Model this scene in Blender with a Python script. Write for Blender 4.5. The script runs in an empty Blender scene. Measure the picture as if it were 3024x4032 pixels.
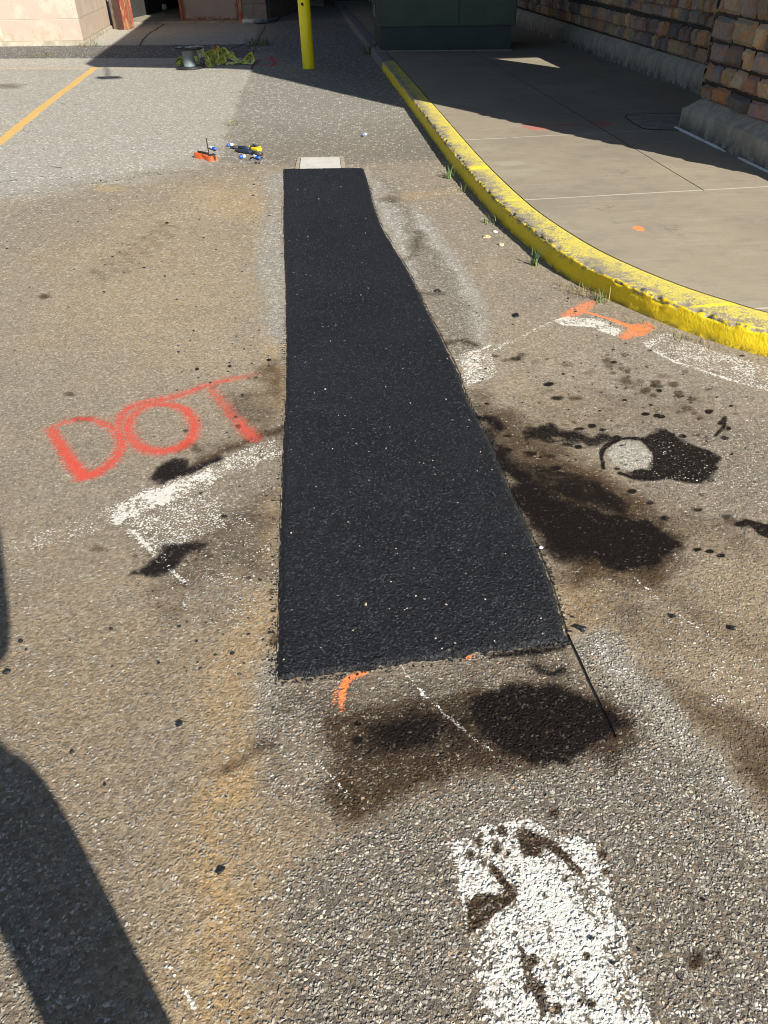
import bpy, bmesh, math, random
import numpy as np
from mathutils import Vector, Matrix, noise as mn
random.seed(7); rng = np.random.default_rng(7)
S = bpy.context.scene; COL = S.collection

# ------------------------------------------------------------------ camera
CAMH = 1.55; PITCH = math.radians(36.894); ROLL = math.radians(-1.89)
FPX = 3028.0; SC = 3024/1659            # focal length in full pixels; picture notes are kept at 1659 px wide
Fv = Vector((0, math.cos(PITCH), -math.sin(PITCH))); U0 = Vector((0, math.sin(PITCH), math.cos(PITCH)))
cr, sr = math.cos(ROLL), math.sin(ROLL)
Rv = cr*Vector((1, 0, 0)) + sr*U0; Uv = -sr*Vector((1, 0, 0)) + cr*U0
cam = bpy.data.cameras.new('camera'); camo = bpy.data.objects.new('camera', cam); COL.objects.link(camo)
M = Matrix((Rv, Uv, -Fv)).transposed().to_4x4(); M.translation = (0, 0, CAMH); camo.matrix_world = M
cam.sensor_fit = 'VERTICAL'; cam.sensor_height = 36; cam.lens = 36*FPX/4032
cam.clip_start = 0.02; cam.clip_end = 500
S.camera = camo
# ------------------------------------------------------------------ sky, sun, exposure
SUN = Vector((.90, -1.42, 1.0)).normalized()
w = bpy.data.worlds.new('World'); S.world = w; w.use_nodes = True
nt = w.node_tree; nt.nodes.clear()
sk = nt.nodes.new('ShaderNodeTexSky'); sk.sky_type = 'NISHITA'; sk.sun_disc = False
sk.sun_elevation = math.asin(SUN.z); sk.sun_rotation = math.atan2(SUN.x, SUN.y)
bg = nt.nodes.new('ShaderNodeBackground'); bg.inputs[1].default_value = 0.05; sk.ozone_density = 4; sk.air_density = 1.2
wo = nt.nodes.new('ShaderNodeOutputWorld')
nt.links.new(sk.outputs[0], bg.inputs[0]); nt.links.new(bg.outputs[0], wo.inputs[0])
sl = bpy.data.lights.new('sun', 'SUN'); sl.energy = 4.6; sl.angle = math.radians(.5); sl.color = (1, .955, .88)
so = bpy.data.objects.new('sun', sl); COL.objects.link(so); so.rotation_euler = SUN.to_track_quat('Z', 'Y').to_euler()
so.location = (5, -8, 8)
S.view_settings.view_transform = 'Standard'; S.view_settings.look = 'None'
S.cycles.filter_width = 1.0; S.view_settings.exposure = 1.0; S.view_settings.gamma = 1; S.view_settings.use_curve_mapping = False

# ------------------------------------------------------------------ helpers
def at(px, py, z=0.0):                      # where the photo's point lies on the level z
    d = Rv*((px*SC-1512)/FPX) - Uv*((py*SC-2016)/FPX) + Fv
    k = (z-CAMH)/d.z
    return Vector((d.x*k, d.y*k, z))
def atl(pts, z=0.0): return [at(x, y, z) for x, y in pts]
def tag(o, label=None, cat=None, group=None, kind=None):
    if label: o['label'] = label
    if cat: o['category'] = cat
    if group: o['group'] = group
    if kind: o['kind'] = kind
    return o
def empty(name, loc=(0, 0, 0), rz=0):
    o = bpy.data.objects.new(name, None); COL.objects.link(o); o.location = loc; o.rotation_euler = (0, 0, rz)
    o.empty_display_size = .1
    return o
def mkobj(name, me, mat=None, parent=None, smooth=False):
    o = bpy.data.objects.new(name, me); COL.objects.link(o)
    if mat is not None: me.materials.append(mat)
    if parent is not None: o.parent = parent
    if smooth:
        me.polygons.foreach_set('use_smooth', [True]*len(me.polygons))
    return o
class MB:
    def __init__(s): s.bm = bmesh.new()
    def box(s, c, d, rot=None, bev=0, taper=None):
        vs = bmesh.ops.create_cube(s.bm, size=1)['verts']
        for v in vs:
            v.co = Vector((v.co.x*d[0], v.co.y*d[1], v.co.z*d[2]))
            if taper and v.co.z > 0: v.co.x *= taper; v.co.y *= taper
        if bev:
            es = list({e for v in vs for e in v.link_edges})
            r = bmesh.ops.bevel(s.bm, geom=es, offset=bev, segments=2, affect='EDGES', profile=.6)
            vs = list({v for f in r['faces'] for v in f.verts} | {v for v in vs if v.is_valid})
        for v in vs:
            if rot is not None: v.co = rot @ v.co
            v.co += Vector(c)
        return s
    def prism(s, pts, z0, z1, bev=0):
        lo = [s.bm.verts.new((p[0], p[1], z0)) for p in pts]; hi = [s.bm.verts.new((p[0], p[1], z1)) for p in pts]
        n = len(pts); s.bm.faces.new(list(reversed(lo))); s.bm.faces.new(hi)
        for i in range(n): s.bm.faces.new((lo[i], lo[(i+1) % n], hi[(i+1) % n], hi[i]))
        if bev:
            es = [e for e in s.bm.edges if all(v in hi for v in e.verts) or (e.verts[0] in lo) != (e.verts[1] in lo) and (e.verts[0] in lo+hi)]
            bmesh.ops.bevel(s.bm, geom=es, offset=bev, segments=2, affect='EDGES')
        return s
    def lathe(s, prof, c=(0, 0, 0), seg=28, M=None, cap=True):
        rings = []
        for r, z in prof:
            rings.append([s.bm.verts.new((r*math.cos(2*math.pi*k/seg), r*math.sin(2*math.pi*k/seg), z)) for k in range(seg)])
        for a, b in zip(rings, rings[1:]):
            for k in range(seg): s.bm.faces.new((a[k], a[(k+1) % seg], b[(k+1) % seg], b[k]))
        if cap:
            s.bm.faces.new(list(reversed(rings[0]))); s.bm.faces.new(rings[-1])
        for ring in rings:
            for v in ring:
                if M is not None: v.co = M @ v.co
                v.co += Vector(c)
        return s
    def tube(s, pts, r, seg=8, cap=True):
        pts = [Vector(p) for p in pts]; rings = []
        rr = r if isinstance(r, (list, tuple)) else [r]*len(pts)
        up = Vector((0, 0, 1))
        for i, p in enumerate(pts):
            t = (pts[min(i+1, len(pts)-1)]-pts[max(i-1, 0)]).normalized()
            a = t.cross(up)
            if a.length < 1e-3: a = t.cross(Vector((1, 0, 0)))
            a.normalize(); b = t.cross(a)
            rings.append([s.bm.verts.new(p+rr[i]*(math.cos(2*math.pi*k/seg)*a+math.sin(2*math.pi*k/seg)*b)) for k in range(seg)])
        for a, b in zip(rings, rings[1:]):
            for k in range(seg): s.bm.faces.new((a[k], a[(k+1) % seg], b[(k+1) % seg], b[k]))
        if cap: s.bm.faces.new(list(reversed(rings[0]))); s.bm.faces.new(rings[-1])
        return s
    def build(s, name, mat=None, parent=None, smooth=False):
        bmesh.ops.recalc_face_normals(s.bm, faces=s.bm.faces)
        me = bpy.data.meshes.new(name); s.bm.to_mesh(me); s.bm.free()
        o = mkobj(name, me, mat, parent, smooth)
        return o
# value noise on arrays
def vnoise(x, y, seed=0):
    xi = np.floor(x).astype(np.int64); yi = np.floor(y).astype(np.int64); xf = x-xi; yf = y-yi
    def h(a, b):
        n = (a*374761393 + b*668265263 + seed*982451653) & 0xffffffff
        n = ((n ^ (n >> 13))*1274126177) & 0xffffffff
        return ((n ^ (n >> 16)) & 0xffff)/65535.0
    u = xf*xf*(3-2*xf); v = yf*yf*(3-2*yf)
    return (h(xi, yi)*(1-u)+h(xi+1, yi)*u)*(1-v)+(h(xi, yi+1)*(1-u)+h(xi+1, yi+1)*u)*v
def fbm(x, y, sc, oc=3, seed=0):
    r = 0; a = 1; t = 0
    for i in range(oc):
        r = r+a*vnoise(x*sc, y*sc, seed+i); t += a; a *= .5; sc *= 2.1
    return r/t-.5

# ------------------------------------------------------------------ materials
class NM:
    """a small node builder"""
    def __init__(s, name):
        s.m = bpy.data.materials.new(name); s.m.use_nodes = True; s.t = s.m.node_tree; s.t.nodes.clear()
        s.out = s.t.nodes.new('ShaderNodeOutputMaterial'); s.b = s.t.nodes.new('ShaderNodeBsdfPrincipled')
        s.t.links.new(s.b.outputs[0], s.out.inputs[0])
        s.tc = s.t.nodes.new('ShaderNodeTexCoord')
        s.P = s.tc.outputs['Object']
    def set(s, inp, v):
        if isinstance(v, bpy.types.NodeSocket): s.t.links.new(v, inp)
        elif v is not None:
            if isinstance(v, (tuple, list)) and len(v) == 3 and inp.type == 'RGBA': v = (*v, 1)
            inp.default_value = v
    def math(s, op, a, b=None, c=None, clamp=False):
        n = s.t.nodes.new('ShaderNodeMath'); n.operation = op; n.use_clamp = clamp
        s.set(n.inputs[0], a); s.set(n.inputs[1], b)
        if c is not None: s.set(n.inputs[2], c)
        return n.outputs[0]
    def mul(s, a, b): return s.math('MULTIPLY', a, b)
    def add(s, a, b): return s.math('ADD', a, b)
    def sub(s, a, b): return s.math('SUBTRACT', a, b)
    def ss(s, v, a, b, lo=0., hi=1.):
        n = s.t.nodes.new('ShaderNodeMapRange'); n.interpolation_type = 'SMOOTHSTEP'
        s.set(n.inputs[0], v); s.set(n.inputs[1], a); s.set(n.inputs[2], b); s.set(n.inputs[3], lo); s.set(n.inputs[4], hi)
        return n.outputs[0]
    def mix(s, f, a, b, mode='MIX'):
        n = s.t.nodes.new('ShaderNodeMix'); n.data_type = 'RGBA'; n.blend_type = mode
        s.set(n.inputs[0], f); s.set(n.inputs[6], a); s.set(n.inputs[7], b)
        return n.outputs[2]
    def noise(s, sc, det=3, rough=.55, dist=0, vec=None, d4=None):
        n = s.t.nodes.new('ShaderNodeTexNoise'); n.inputs['Scale'].default_value = sc; n.inputs['Detail'].default_value = det
        n.inputs['Roughness'].default_value = rough; n.inputs['Distortion'].default_value = dist
        s.set(n.inputs['Vector'], vec or s.P); return n.outputs[0]
    def noisec(s, sc, det=2, vec=None):
        n = s.t.nodes.new('ShaderNodeTexNoise'); n.inputs['Scale'].default_value = sc; n.inputs['Detail'].default_value = det
        s.set(n.inputs['Vector'], vec or s.P); return n.outputs[1]
    def vor(s, sc, feat='F1', vec=None, rnd=1.0):
        n = s.t.nodes.new('ShaderNodeTexVoronoi'); n.feature = feat; n.inputs['Scale'].default_value = sc
        n.inputs['Randomness'].default_value = rnd
        s.set(n.inputs['Vector'], vec or s.P); return n
    def attr(s, name):
        n = s.t.nodes.new('ShaderNodeAttribute'); n.attribute_name = name; return n
    def sep(s, v):
        n = s.t.nodes.new('ShaderNodeSeparateColor'); s.set(n.inputs[0], v); return n.outputs
    def xyz(s, v=None):
        n = s.t.nodes.new('ShaderNodeSeparateXYZ'); s.set(n.inputs[0], v or s.P); return n.outputs
    def ramp(s, f, stops, interp='LINEAR'):
        n = s.t.nodes.new('ShaderNodeValToRGB'); n.color_ramp.interpolation = interp
        e = n.color_ramp.elements
        while len(e) < len(stops): e.new(.5)
        for i, (p, c) in enumerate(stops): e[i].position = p; e[i].color = (*c, 1)
        s.set(n.inputs[0], f); return n.outputs[0]
    def vmap(s, scale, rot=(0, 0, 0), vec=None):
        n = s.t.nodes.new('ShaderNodeMapping'); s.set(n.inputs[0], vec or s.P)
        n.inputs['Scale'].default_value = scale; n.inputs['Rotation'].default_value = rot; return n.outputs[0]
    def warp(s, sc, amp):
        a = s.t.nodes.new('ShaderNodeVectorMath'); a.operation = 'SCALE'; s.set(a.inputs[0], s.noisec(sc)); a.inputs['Scale'].default_value = amp
        b = s.t.nodes.new('ShaderNodeVectorMath'); b.operation = 'ADD'; s.set(b.inputs[0], s.P); s.set(b.inputs[1], a.outputs[0])
        return b.outputs[0]
    def seg(s, a, b, wd, wob=0., soft=.4):
        """1 on the segment a-b of width wd (metres)"""
        o = s.xyz(); d = Vector((b[0]-a[0], b[1]-a[1])); L = d.length; d /= L
        rx = s.sub(o[0], a[0]); ry = s.sub(o[1], a[1])
        dist = s.sub(s.mul(rx, -d.y), s.mul(ry, -d.x))
        if wob: dist = s.add(dist, s.mul(s.sub(s.noise(6, 3), .5), wob))
        tt = s.add(s.mul(rx, d.x), s.mul(ry, d.y))
        m = s.ss(s.math('ABSOLUTE', dist), wd*.5*(1+soft), wd*.5*(1-soft))
        m = s.mul(m, s.ss(tt, -.01, .0)); return s.mul(m, s.ss(tt, L+.01, L))
    def fin(s, col, rough=.8, h=None, dist=.002, strength=1., spec=None, metal=None):
        s.set(s.b.inputs['Base Color'], col); s.set(s.b.inputs['Roughness'], rough)
        if spec is not None: s.set(s.b.inputs['Specular IOR Level'], spec)
        if metal is not None: s.set(s.b.inputs['Metallic'], metal)
        if h is not None:
            n = s.t.nodes.new('ShaderNodeBump'); n.inputs['Distance'].default_value = dist; n.inputs['Strength'].default_value = strength
            s.set(n.inputs['Height'], h); s.t.links.new(n.outputs[0], s.b.inputs['Normal'])
        return s.m
def simple(name, c, rough=.6, var=.25, nsc=14, bump=.0006, metal=None, spec=None, dirt=None):
    n = NM(name); a = n.noise(nsc, 4); lo = tuple(x*(1-var) for x in c); hi = tuple(min(1, x*(1+var*.6)) for x in c)
    col = n.mix(n.ss(a, .3, .7), lo, hi)
    if dirt: col = n.mix(n.mul(n.ss(n.noise(nsc*.4, 5, .7), .52, .7), dirt[1]), col, dirt[0])
    return n.fin(col, rough, n.noise(nsc*9, 3), bump, 1, spec, metal)

# ================================================================== GROUND
def catmull(P, n=12):
    P = [Vector(p) for p in P]; out = []
    for i in range(len(P)-1):
        a = P[max(i-1, 0)]; b = P[i]; c = P[i+1]; d = P[min(i+2, len(P)-1)]
        for k in range(n):
            t = k/n
            out.append(.5*((2*b)+(-a+c)*t+(2*a-5*b+4*c-d)*t*t+(-a+3*b-3*c+d)*t**3))
    out.append(P[-1]); return out
ny_d = []
y = .34
while y < 34: ny_d.append(y); y += .0030+.0023*y
ys = np.array([-8, -5, -3, -1.8, -1, -.5, -.2, 0, .12, .2, .26, .3]+ny_d+[36, 42, 60])
NC = 600; uu = np.linspace(0, 1, NC)
L = -(.62+.425*np.maximum(ys, 0)); Rr = np.minimum(.72+.45*np.maximum(ys, 0), 2.1)
core = L[:, None]+(Rr-L)[:, None]*uu[None]
left = np.stack([np.minimum(L-d, -d*1.) for d in (30, 16, 8, 4, 2, 1, .5, .2)], 1)
right = np.stack([Rr+d for d in (.2, .6, 1.5, 4, 10, 30)], 1)
GX = np.concatenate([left, core, right], 1); GY = np.repeat(ys[:, None], GX.shape[1], 1)
nr, nc = GX.shape; X = GX.ravel().astype(np.float64); Y = GY.ravel().astype(np.float64)
near = np.exp(-((X)**2+(Y-1)**2)/8)
Z = .004*fbm(X, Y, 1.3, 2, 5)*2
w1 = fbm(X, Y, 9, 3, 11); w2 = fbm(X, Y, 9, 3, 21); w3 = fbm(X, Y, 40, 2, 31); w4 = fbm(X, Y, 40, 2, 41)
def smooth(a, b, v):
    t = np.clip((v-a)/(b-a), 0, 1); return t*t*(3-2*t)
def segdist(px, py, a, b):
    dx, dy = b[0]-a[0], b[1]-a[1]; l2 = dx*dx+dy*dy+1e-12
    t = np.clip(((px-a[0])*dx+(py-a[1])*dy)/l2, 0, 1)
    return np.hypot(px-a[0]-t*dx, py-a[1]-t*dy), t
LAY = {k: np.zeros(nr*nc, np.float32) for k in ('oil', 'brown', 'sand', 'white', 'red', 'orange', 'yellow', 'gravel', 'strip', 'old', 'crack', 'grey')}
def region(pts, f, wa):
    xs = [p[0] for p in pts]; yy = [p[1] for p in pts]; pad = f+wa+.02
    return np.nonzero((X > min(xs)-pad) & (X < max(xs)+pad) & (Y > min(yy)-pad) & (Y < max(yy)+pad))[0]
def poly(layer, pix, f=.03, s=1., warp=.03, mode='max', z=0.):
    pts = atl(pix); idx = region(pts, f, warp)
    if len(idx) == 0: return
    px = X[idx]+warp*(w1[idx]*1.6+w3[idx]*.5); py = Y[idx]+warp*(w2[idx]*1.6+w4[idx]*.5)
    dmin = np.full(len(idx), 1e9); ins = np.zeros(len(idx), bool); n = len(pts)
    for i in range(n):
        a, b = pts[i], pts[(i+1) % n]; d, _ = segdist(px, py, a, b); dmin = np.minimum(dmin, d)
        c = ((a[1] > py) != (b[1] > py)) & (px < (b[0]-a[0])*(py-a[1])/(b[1]-a[1]+1e-12)+a[0]); ins ^= c
    v = smooth(-f, f, np.where(ins, dmin, -dmin))*s
    put(layer, idx, v, mode)
def put(layer, idx, v, mode):
    A = LAY[layer]
    if mode == 'max': A[idx] = np.maximum(A[idx], v)
    elif mode == 'sub': A[idx] = np.maximum(0, A[idx]-v)
    elif mode == 'add': A[idx] = np.minimum(1.3, A[idx]+v)
def stroke(layer, pix, wd, f=.01, s=1., warp=.008, mode='max', sm=True, raw=False):
    """wd: width in metres, one value or one per point"""
    pts = pix if raw else atl(pix)
    ws = list(wd) if isinstance(wd, (list, tuple)) else [wd]*len(pts)
    ss_ = list(s) if isinstance(s, (list, tuple)) else [s]*len(pts)
    if sm and len(pts) > 2:
        n = 6; q = catmull(pts, n); ws = list(np.interp(np.linspace(0, len(ws)-1, len(q)), range(len(ws)), ws))
        ss_ = list(np.interp(np.linspace(0, len(ss_)-1, len(q)), range(len(ss_)), ss_)); pts = q
    idx = region(pts, f+max(ws), warp)
    if len(idx) == 0: return
    px = X[idx]+warp*(w1[idx]*1.6+w3[idx]*.8); py = Y[idx]+warp*(w2[idx]*1.6+w4[idx]*.8)
    v = np.zeros(len(idx))
    for i in range(len(pts)-1):
        d, t = segdist(px, py, pts[i], pts[i+1]); hw = (ws[i]+(ws[i+1]-ws[i])*t)/2
        v = np.maximum(v, smooth(hw+f, hw-f, d)*(ss_[i]+(ss_[i+1]-ss_[i])*t))
    put(layer, idx, v, mode)
def blob(layer, px, py, rx, ry, f=.4, s=1., warp=.01, mode='max'):
    """rx, ry: half sizes in picture units around (px, py)"""
    poly(layer, [(px+rx*math.cos(t), py+ry*math.sin(t)) for t in np.linspace(0, 2*math.pi, 13)[:-1]], f*abs(at(px+rx, py).x-at(px, py).x), s, warp, mode)
BIG = 0
# --- wide zones
LAY['grey'][:] = smooth(7.4, 9.5, Y+.8*w1)*.8
poly('grey', [(-900, 150), (600, 150), (500, 330), (380, 372), (200, 395), (0, 430), (-900, 520)], .38, .9, .22)
poly('gravel', [(-900, 150), (545, 150), (500, 320), (380, 370), (200, 395), (0, 425), (-900, 520)], .12, .42, .1)
poly('gravel', [(545, 150), (1000, 150), (960, 300), (930, 345), (470, 345), (500, 250)], .12, .36, .1)
poly('old', [(560, 10), (548, 148), (520, 200), (487, 315), (470, 350), (640, 360), (960, 345), (990, 260), (900, 100), (780, 10)], .03, 1, .04)
poly('strip', [(-1500, 101), (300, 98), (546, 95), (543, 124), (200, 126), (-1500, 131)], .05, 1, .05)
poly('grey', [(-1500, 60), (800, 60), (800, 98), (-1500, 98)], .3, .9, .2)
poly('strip', [(590, 50), (790, 50), (870, 205), (700, 150), (560, 110)], .5, .45, .3)
# --- sandy washes
poly('sand', [(400, 418), (480, 395), (600, 430), (590, 470), (520, 478), (440, 460)], .35, .85, .1)
poly('sand', [(206, 402), (262, 404), (270, 412), (225, 416), (207, 411)], .05, .9, .03)
poly('sand', [(300, 420), (560, 480), (560, 700), (300, 620), (120, 560)], .6, .35, .2)
poly('sand', [(140, 600), (560, 540), (570, 760), (300, 800), (80, 760)], .4, .3, .2)
poly('sand', [(420, 1720), (470, 1660), (530, 1640), (560, 1690), (500, 1770), (520, 1860), (500, 1950), (540, 2080), (560, 2250), (430, 2250), (450, 2050), (420, 1900)], .04, .95, .035)
poly('sand', [(380, 1750), (520, 1650), (600, 1800), (560, 2000), (600, 2250), (380, 2250)], .09, .45, .05)
poly('sand', [(500, 1260), (598, 1240), (596, 1420), (560, 1450), (540, 1620), (430, 1720), (430, 1500)], .06, .55, .05)
poly('sand', [(570, 1080), (605, 1050), (602, 1240), (560, 1200)], .04, .8, .04)
poly('sand', [(1180, 1260), (1290, 1250), (1330, 1320), (1250, 1360), (1205, 1330)], .05, .5, .04)
poly('sand', [(570, 730), (612, 730), (612, 900), (590, 880)], .06, .8, .05)
poly('sand', [(1110, 400), (820, 420), (860, 440), (900, 430)], .1, .5, .04)
# tread prints
for i, (a, b) in enumerate([((400, 560), (410, 585)), ((430, 545), (455, 590)), ((470, 530), (500, 578)), ((505, 515), (540, 555)), ((535, 500), (575, 535)), ((570, 478), (610, 515))]):
    px = lambda q: (q[0]*.72+0, q[1]*.72+110)
    stroke('brown', [(a[0]*.6+0, a[1]+0), (b[0]*.6, b[1])], .07, .035, .22, .02)
for a, b in [((198, 580), (225, 600)), ((225, 560), (255, 582)), ((262, 545), (290, 566)), ((285, 528), (315, 548)), ((312, 512), (340, 530)), ((335, 498), (375, 512)), ((350, 484), (385, 494))]:
    stroke('brown', [a, b], .07, .03, .32, .02)
# --- scoured, stone-rich bands beside the trench
poly('gravel', [(580, 372), (612, 372), (612, 560), (617, 740), (585, 745), (570, 640), (556, 560), (572, 460)], .04, 1, .04)
poly('white', [(590, 380), (612, 380), (614, 740), (592, 740), (586, 560)], .06, .42, .04)
poly('gravel', [(790, 368), (846, 395), (880, 440), (925, 470), (965, 530), (1010, 600), (1040, 660), (1052, 745), (1000, 770), (985, 790), (940, 700), (905, 620), (860, 530), (822, 470)], .04, .85, .05)
poly('white', [(800, 392), (835, 440), (890, 560), (905, 620), (875, 560), (825, 470)], .03, .5, .03)
poly('white', [(880, 440), (925, 470), (965, 530), (1010, 600), (1040, 660), (1052, 745), (1030, 740), (1010, 660), (960, 560), (905, 500)], .03, .42, .04)
poly('gravel', [(565, 1425), (598, 1415), (600, 1480), (720, 1500), (690, 1580), (620, 1590), (560, 1620), (575, 1520)], .03, .95, .03)
poly('white', [(568, 1430), (597, 1425), (600, 1500), (580, 1590), (575, 1500)], .03, .35, .02)
poly('gravel', [(600, 1475), (780, 1450), (900, 1432), (1225, 1390), (1320, 1580), (1310, 1640), (1000, 1700), (700, 1760), (560, 1700), (570, 1600)], .04, .62, .03)
poly('gravel', [(780, 1790), (980, 1690), (1160, 1660), (1250, 1640), (1320, 1600), (1400, 1560), (1500, 1640), (1659, 1850), (1900, 2300), (560, 2300), (620, 2050), (640, 1880)], .06, 1, .04)
poly('gravel', [(640, 1880), (560, 2300), (480, 2300), (560, 2000)], .1, .5, .05)
poly('gravel', [(1235, 1395), (1300, 1355), (1345, 1380), (1365, 1430), (1420, 1470), (1470, 1520), (1500, 1590), (1560, 1650), (1659, 1770), (1800, 1950), (1800, 2100), (1659, 1900), (1560, 1790), (1440, 1640), (1330, 1560)], .03, 1, .03)
poly('white', [(1250, 1392), (1300, 1365), (1340, 1400), (1400, 1470), (1455, 1510), (1490, 1580), (1545, 1645), (1510, 1640), (1440, 1580), (1370, 1500), (1290, 1440)], .025, .42, .03)
poly('white', [(1530, 1620), (1600, 1700), (1659, 1780), (1800, 1960), (1760, 1960), (1640, 1810), (1560, 1700)], .02, .5, .02)
poly('gravel', [(0, 1560), (80, 1700), (160, 1900), (300, 2212), (-200, 2300), (-300, 1560)], .15, .55, .1)
poly('gravel', [(240, 1130), (480, 1030), (600, 950), (605, 1240), (520, 1330), (440, 1370), (330, 1240)], .06, .5, .05)
poly('gravel', [(1240, 930), (1700, 900), (1700, 1120), (1400, 1050)], .1, .5, .05)
poly('gravel', [(1050, 620), (1200, 640), (1400, 720), (1400, 760), (1200, 760), (1050, 760)], .2, .12, .1)
LAY['gravel'] = np.maximum(LAY['gravel'], .22*smooth(.0, .3, w1)*(Y > 0)).astype(np.float32)
# smooth dusty drift at the right edge
poly('grey', [(1200, 1450), (1500, 1560), (1659, 1790), (1900, 1800), (1900, 1300), (1400, 1350)], .12, -0.0, .05)
poly('brown', [(1400, 1440), (1659, 1560), (1900, 1700), (1900, 2000), (1659, 1770), (1560, 1640)], .05, .55, .03)
poly('gravel', [(1470, 1500), (1659, 1560), (1800, 1700), (1800, 1900), (1659, 1740), (1560, 1610)], .04, .9, .03, 'sub')
poly('grey', [(580, 372), (612, 372), (612, 560), (617, 740), (585, 745), (570, 640), (556, 560), (572, 460)], .05, .95, .04)
poly('grey', [(790, 368), (830, 400), (870, 470), (890, 540), (905, 620), (860, 530), (822, 470)], .05, .95, .04)
poly('grey', [(880, 440), (925, 470), (965, 530), (1010, 600), (1040, 660), (1052, 745), (1030, 740), (1010, 660), (960, 560), (905, 500)], .05, .95, .04)
poly('grey', [(568, 1430), (597, 1425), (600, 1500), (580, 1590), (575, 1500)], .05, .95, .04)
poly('grey', [(1250, 1392), (1300, 1365), (1340, 1400), (1400, 1470), (1455, 1510), (1490, 1580), (1545, 1645), (1510, 1640), (1440, 1580), (1370, 1500), (1290, 1440)], .05, .95, .04)
poly('grey', [(1530, 1620), (1600, 1700), (1659, 1780), (1800, 1960), (1760, 1960), (1640, 1810), (1560, 1700)], .05, .95, .04)
# --- white worn paint
poly('white', [(215, 1098), (310, 1058), (430, 1005), (520, 970), (600, 944), (606, 985), (560, 1008), (480, 1032), (450, 1060), (395, 1085), (300, 1118), (240, 1142)], .02, .62, .025)
poly('white', [(228, 1098), (310, 1062), (400, 1030), (470, 1005), (470, 1030), (400, 1078), (330, 1108), (245, 1136)], .03, .80, .03)
poly('white', [(-300, 1250), (0, 1172), (120, 1135), (215, 1098), (240, 1142), (120, 1180), (0, 1215), (-300, 1300)], .03, .47, .03)
poly('white', [(270, 1130), (400, 1075), (470, 1050), (500, 1130), (430, 1170), (330, 1210)], .03, .60, .03)
poly('white', [(440, 1080), (540, 1120), (600, 1200), (600, 1330), (520, 1340), (430, 1330), (360, 1230), (440, 1170)], .05, .36, .04)
stroke('white', [(268, 1145), (300, 1160), (330, 1200), (348, 1240), (395, 1300), (430, 1360), (475, 1410)], [.03, .035, .03, .02, .015, .012, .01], .015, [.85, .85, .75, .65, .55, .5, .35], .015)
stroke('white', [(470, 1060), (520, 1120), (575, 1170), (600, 1240)], .03, .02, .5, .02)
stroke('white', [(440, 1080), (500, 1150), (600, 1210)], .1, .05, .42, .03)
poly('white', [(985, 768), (1058, 742), (1068, 775), (1078, 812), (1005, 836)], .015, .66, .02)
stroke('white', [(985, 778), (1060, 745)], .022, .01, .9, .008)
stroke('white', [(1068, 757), (1110, 733), (1160, 710), (1200, 694)], .035, .02, .66, .015)
poly('white', [(1195, 692), (1225, 680), (1285, 690), (1345, 712), (1330, 726), (1270, 706), (1215, 704)], .01, .85, .012)
poly('white', [(1250, 672), (1310, 690), (1385, 722), (1360, 722), (1290, 698)], .01, .5, .012)
poly('white', [(1385, 738), (1418, 714), (1500, 738), (1659, 792), (1900, 880), (1900, 930), (1659, 846), (1570, 815), (1500, 792), (1430, 765)], .025, .6, .03)
stroke('white', [(1395, 742), (1450, 775), (1560, 815), (1680, 850), (1900, 925)], .03, .015, .85, .015)
stroke('white', [(1440, 722), (1560, 765), (1680, 805), (1900, 885)], .03, .02, .75, .015)
stroke('white', [(1370, 1250), (1430, 1300), (1480, 1335), (1530, 1375)], [.01, .008, .01, .006], .006, .8, .012)
stroke('white', [(860, 1430), (900, 1480), (950, 1530), (1000, 1575), (1065, 1622)], [.012, .012, .012, .01, .006], .006, [.7, .75, .85, .95, .9], .012)
stroke('white', [(690, 1650), (740, 1700), (760, 1720)], .01, .006, .7, .01)
stroke('white', [(120, 880), (60, 900)], .01, .01, .3)
stroke('white', [(65, 1530), (80, 1560), (120, 1620), (180, 1720), (225, 1850), (270, 1920)], .010, .01, [.75, .6, .4, .65, .7, .3], .012)
stroke('white', [(350, 2060), (400, 2130), (430, 2190)], .012, .008, .72, .012)
stroke('white', [(1260, 980), (1380, 1000), (1470, 1045), (1540, 1060)], .05, .03, .42, .03)
poly('white', [(1545, 1040), (1659, 1050), (1800, 1100), (1800, 1200), (1600, 1120)], .1, .3, .05)
poly('white', [(1440, 1420), (1659, 1420), (1800, 1500), (1800, 1620), (1540, 1540)], .06, .40, .05)
stroke('white', [(1000, 880), (1100, 910), (1200, 940)], .03, .03, .35, .03)
def bp(x, y): return (822.9+.504*x, 1645.8+.504*y)          # notes from the enlarged lower right corner
poly('white', [bp(*q) for q in [(262, 340), (350, 312), (540, 252), (640, 236), (702, 280), (728, 335), (765, 310), (900, 312), (958, 400), (990, 560), (1010, 650), (1050, 720), (1070, 870), (1150, 1050), (1260, 1400), (460, 1400), (420, 1123), (410, 960), (380, 830), (372, 750), (340, 560), (320, 440)]], .010, .80, .016)
poly('white', [bp(*q) for q in [(560, 430), (700, 420), (840, 520), (900, 650), (980, 760), (1000, 900), (1080, 1100), (1160, 1350), (900, 1350), (860, 1000), (760, 850), (720, 700), (600, 700), (470, 740), (440, 720), (560, 620)]], .03, 1.0, .02)
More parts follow.
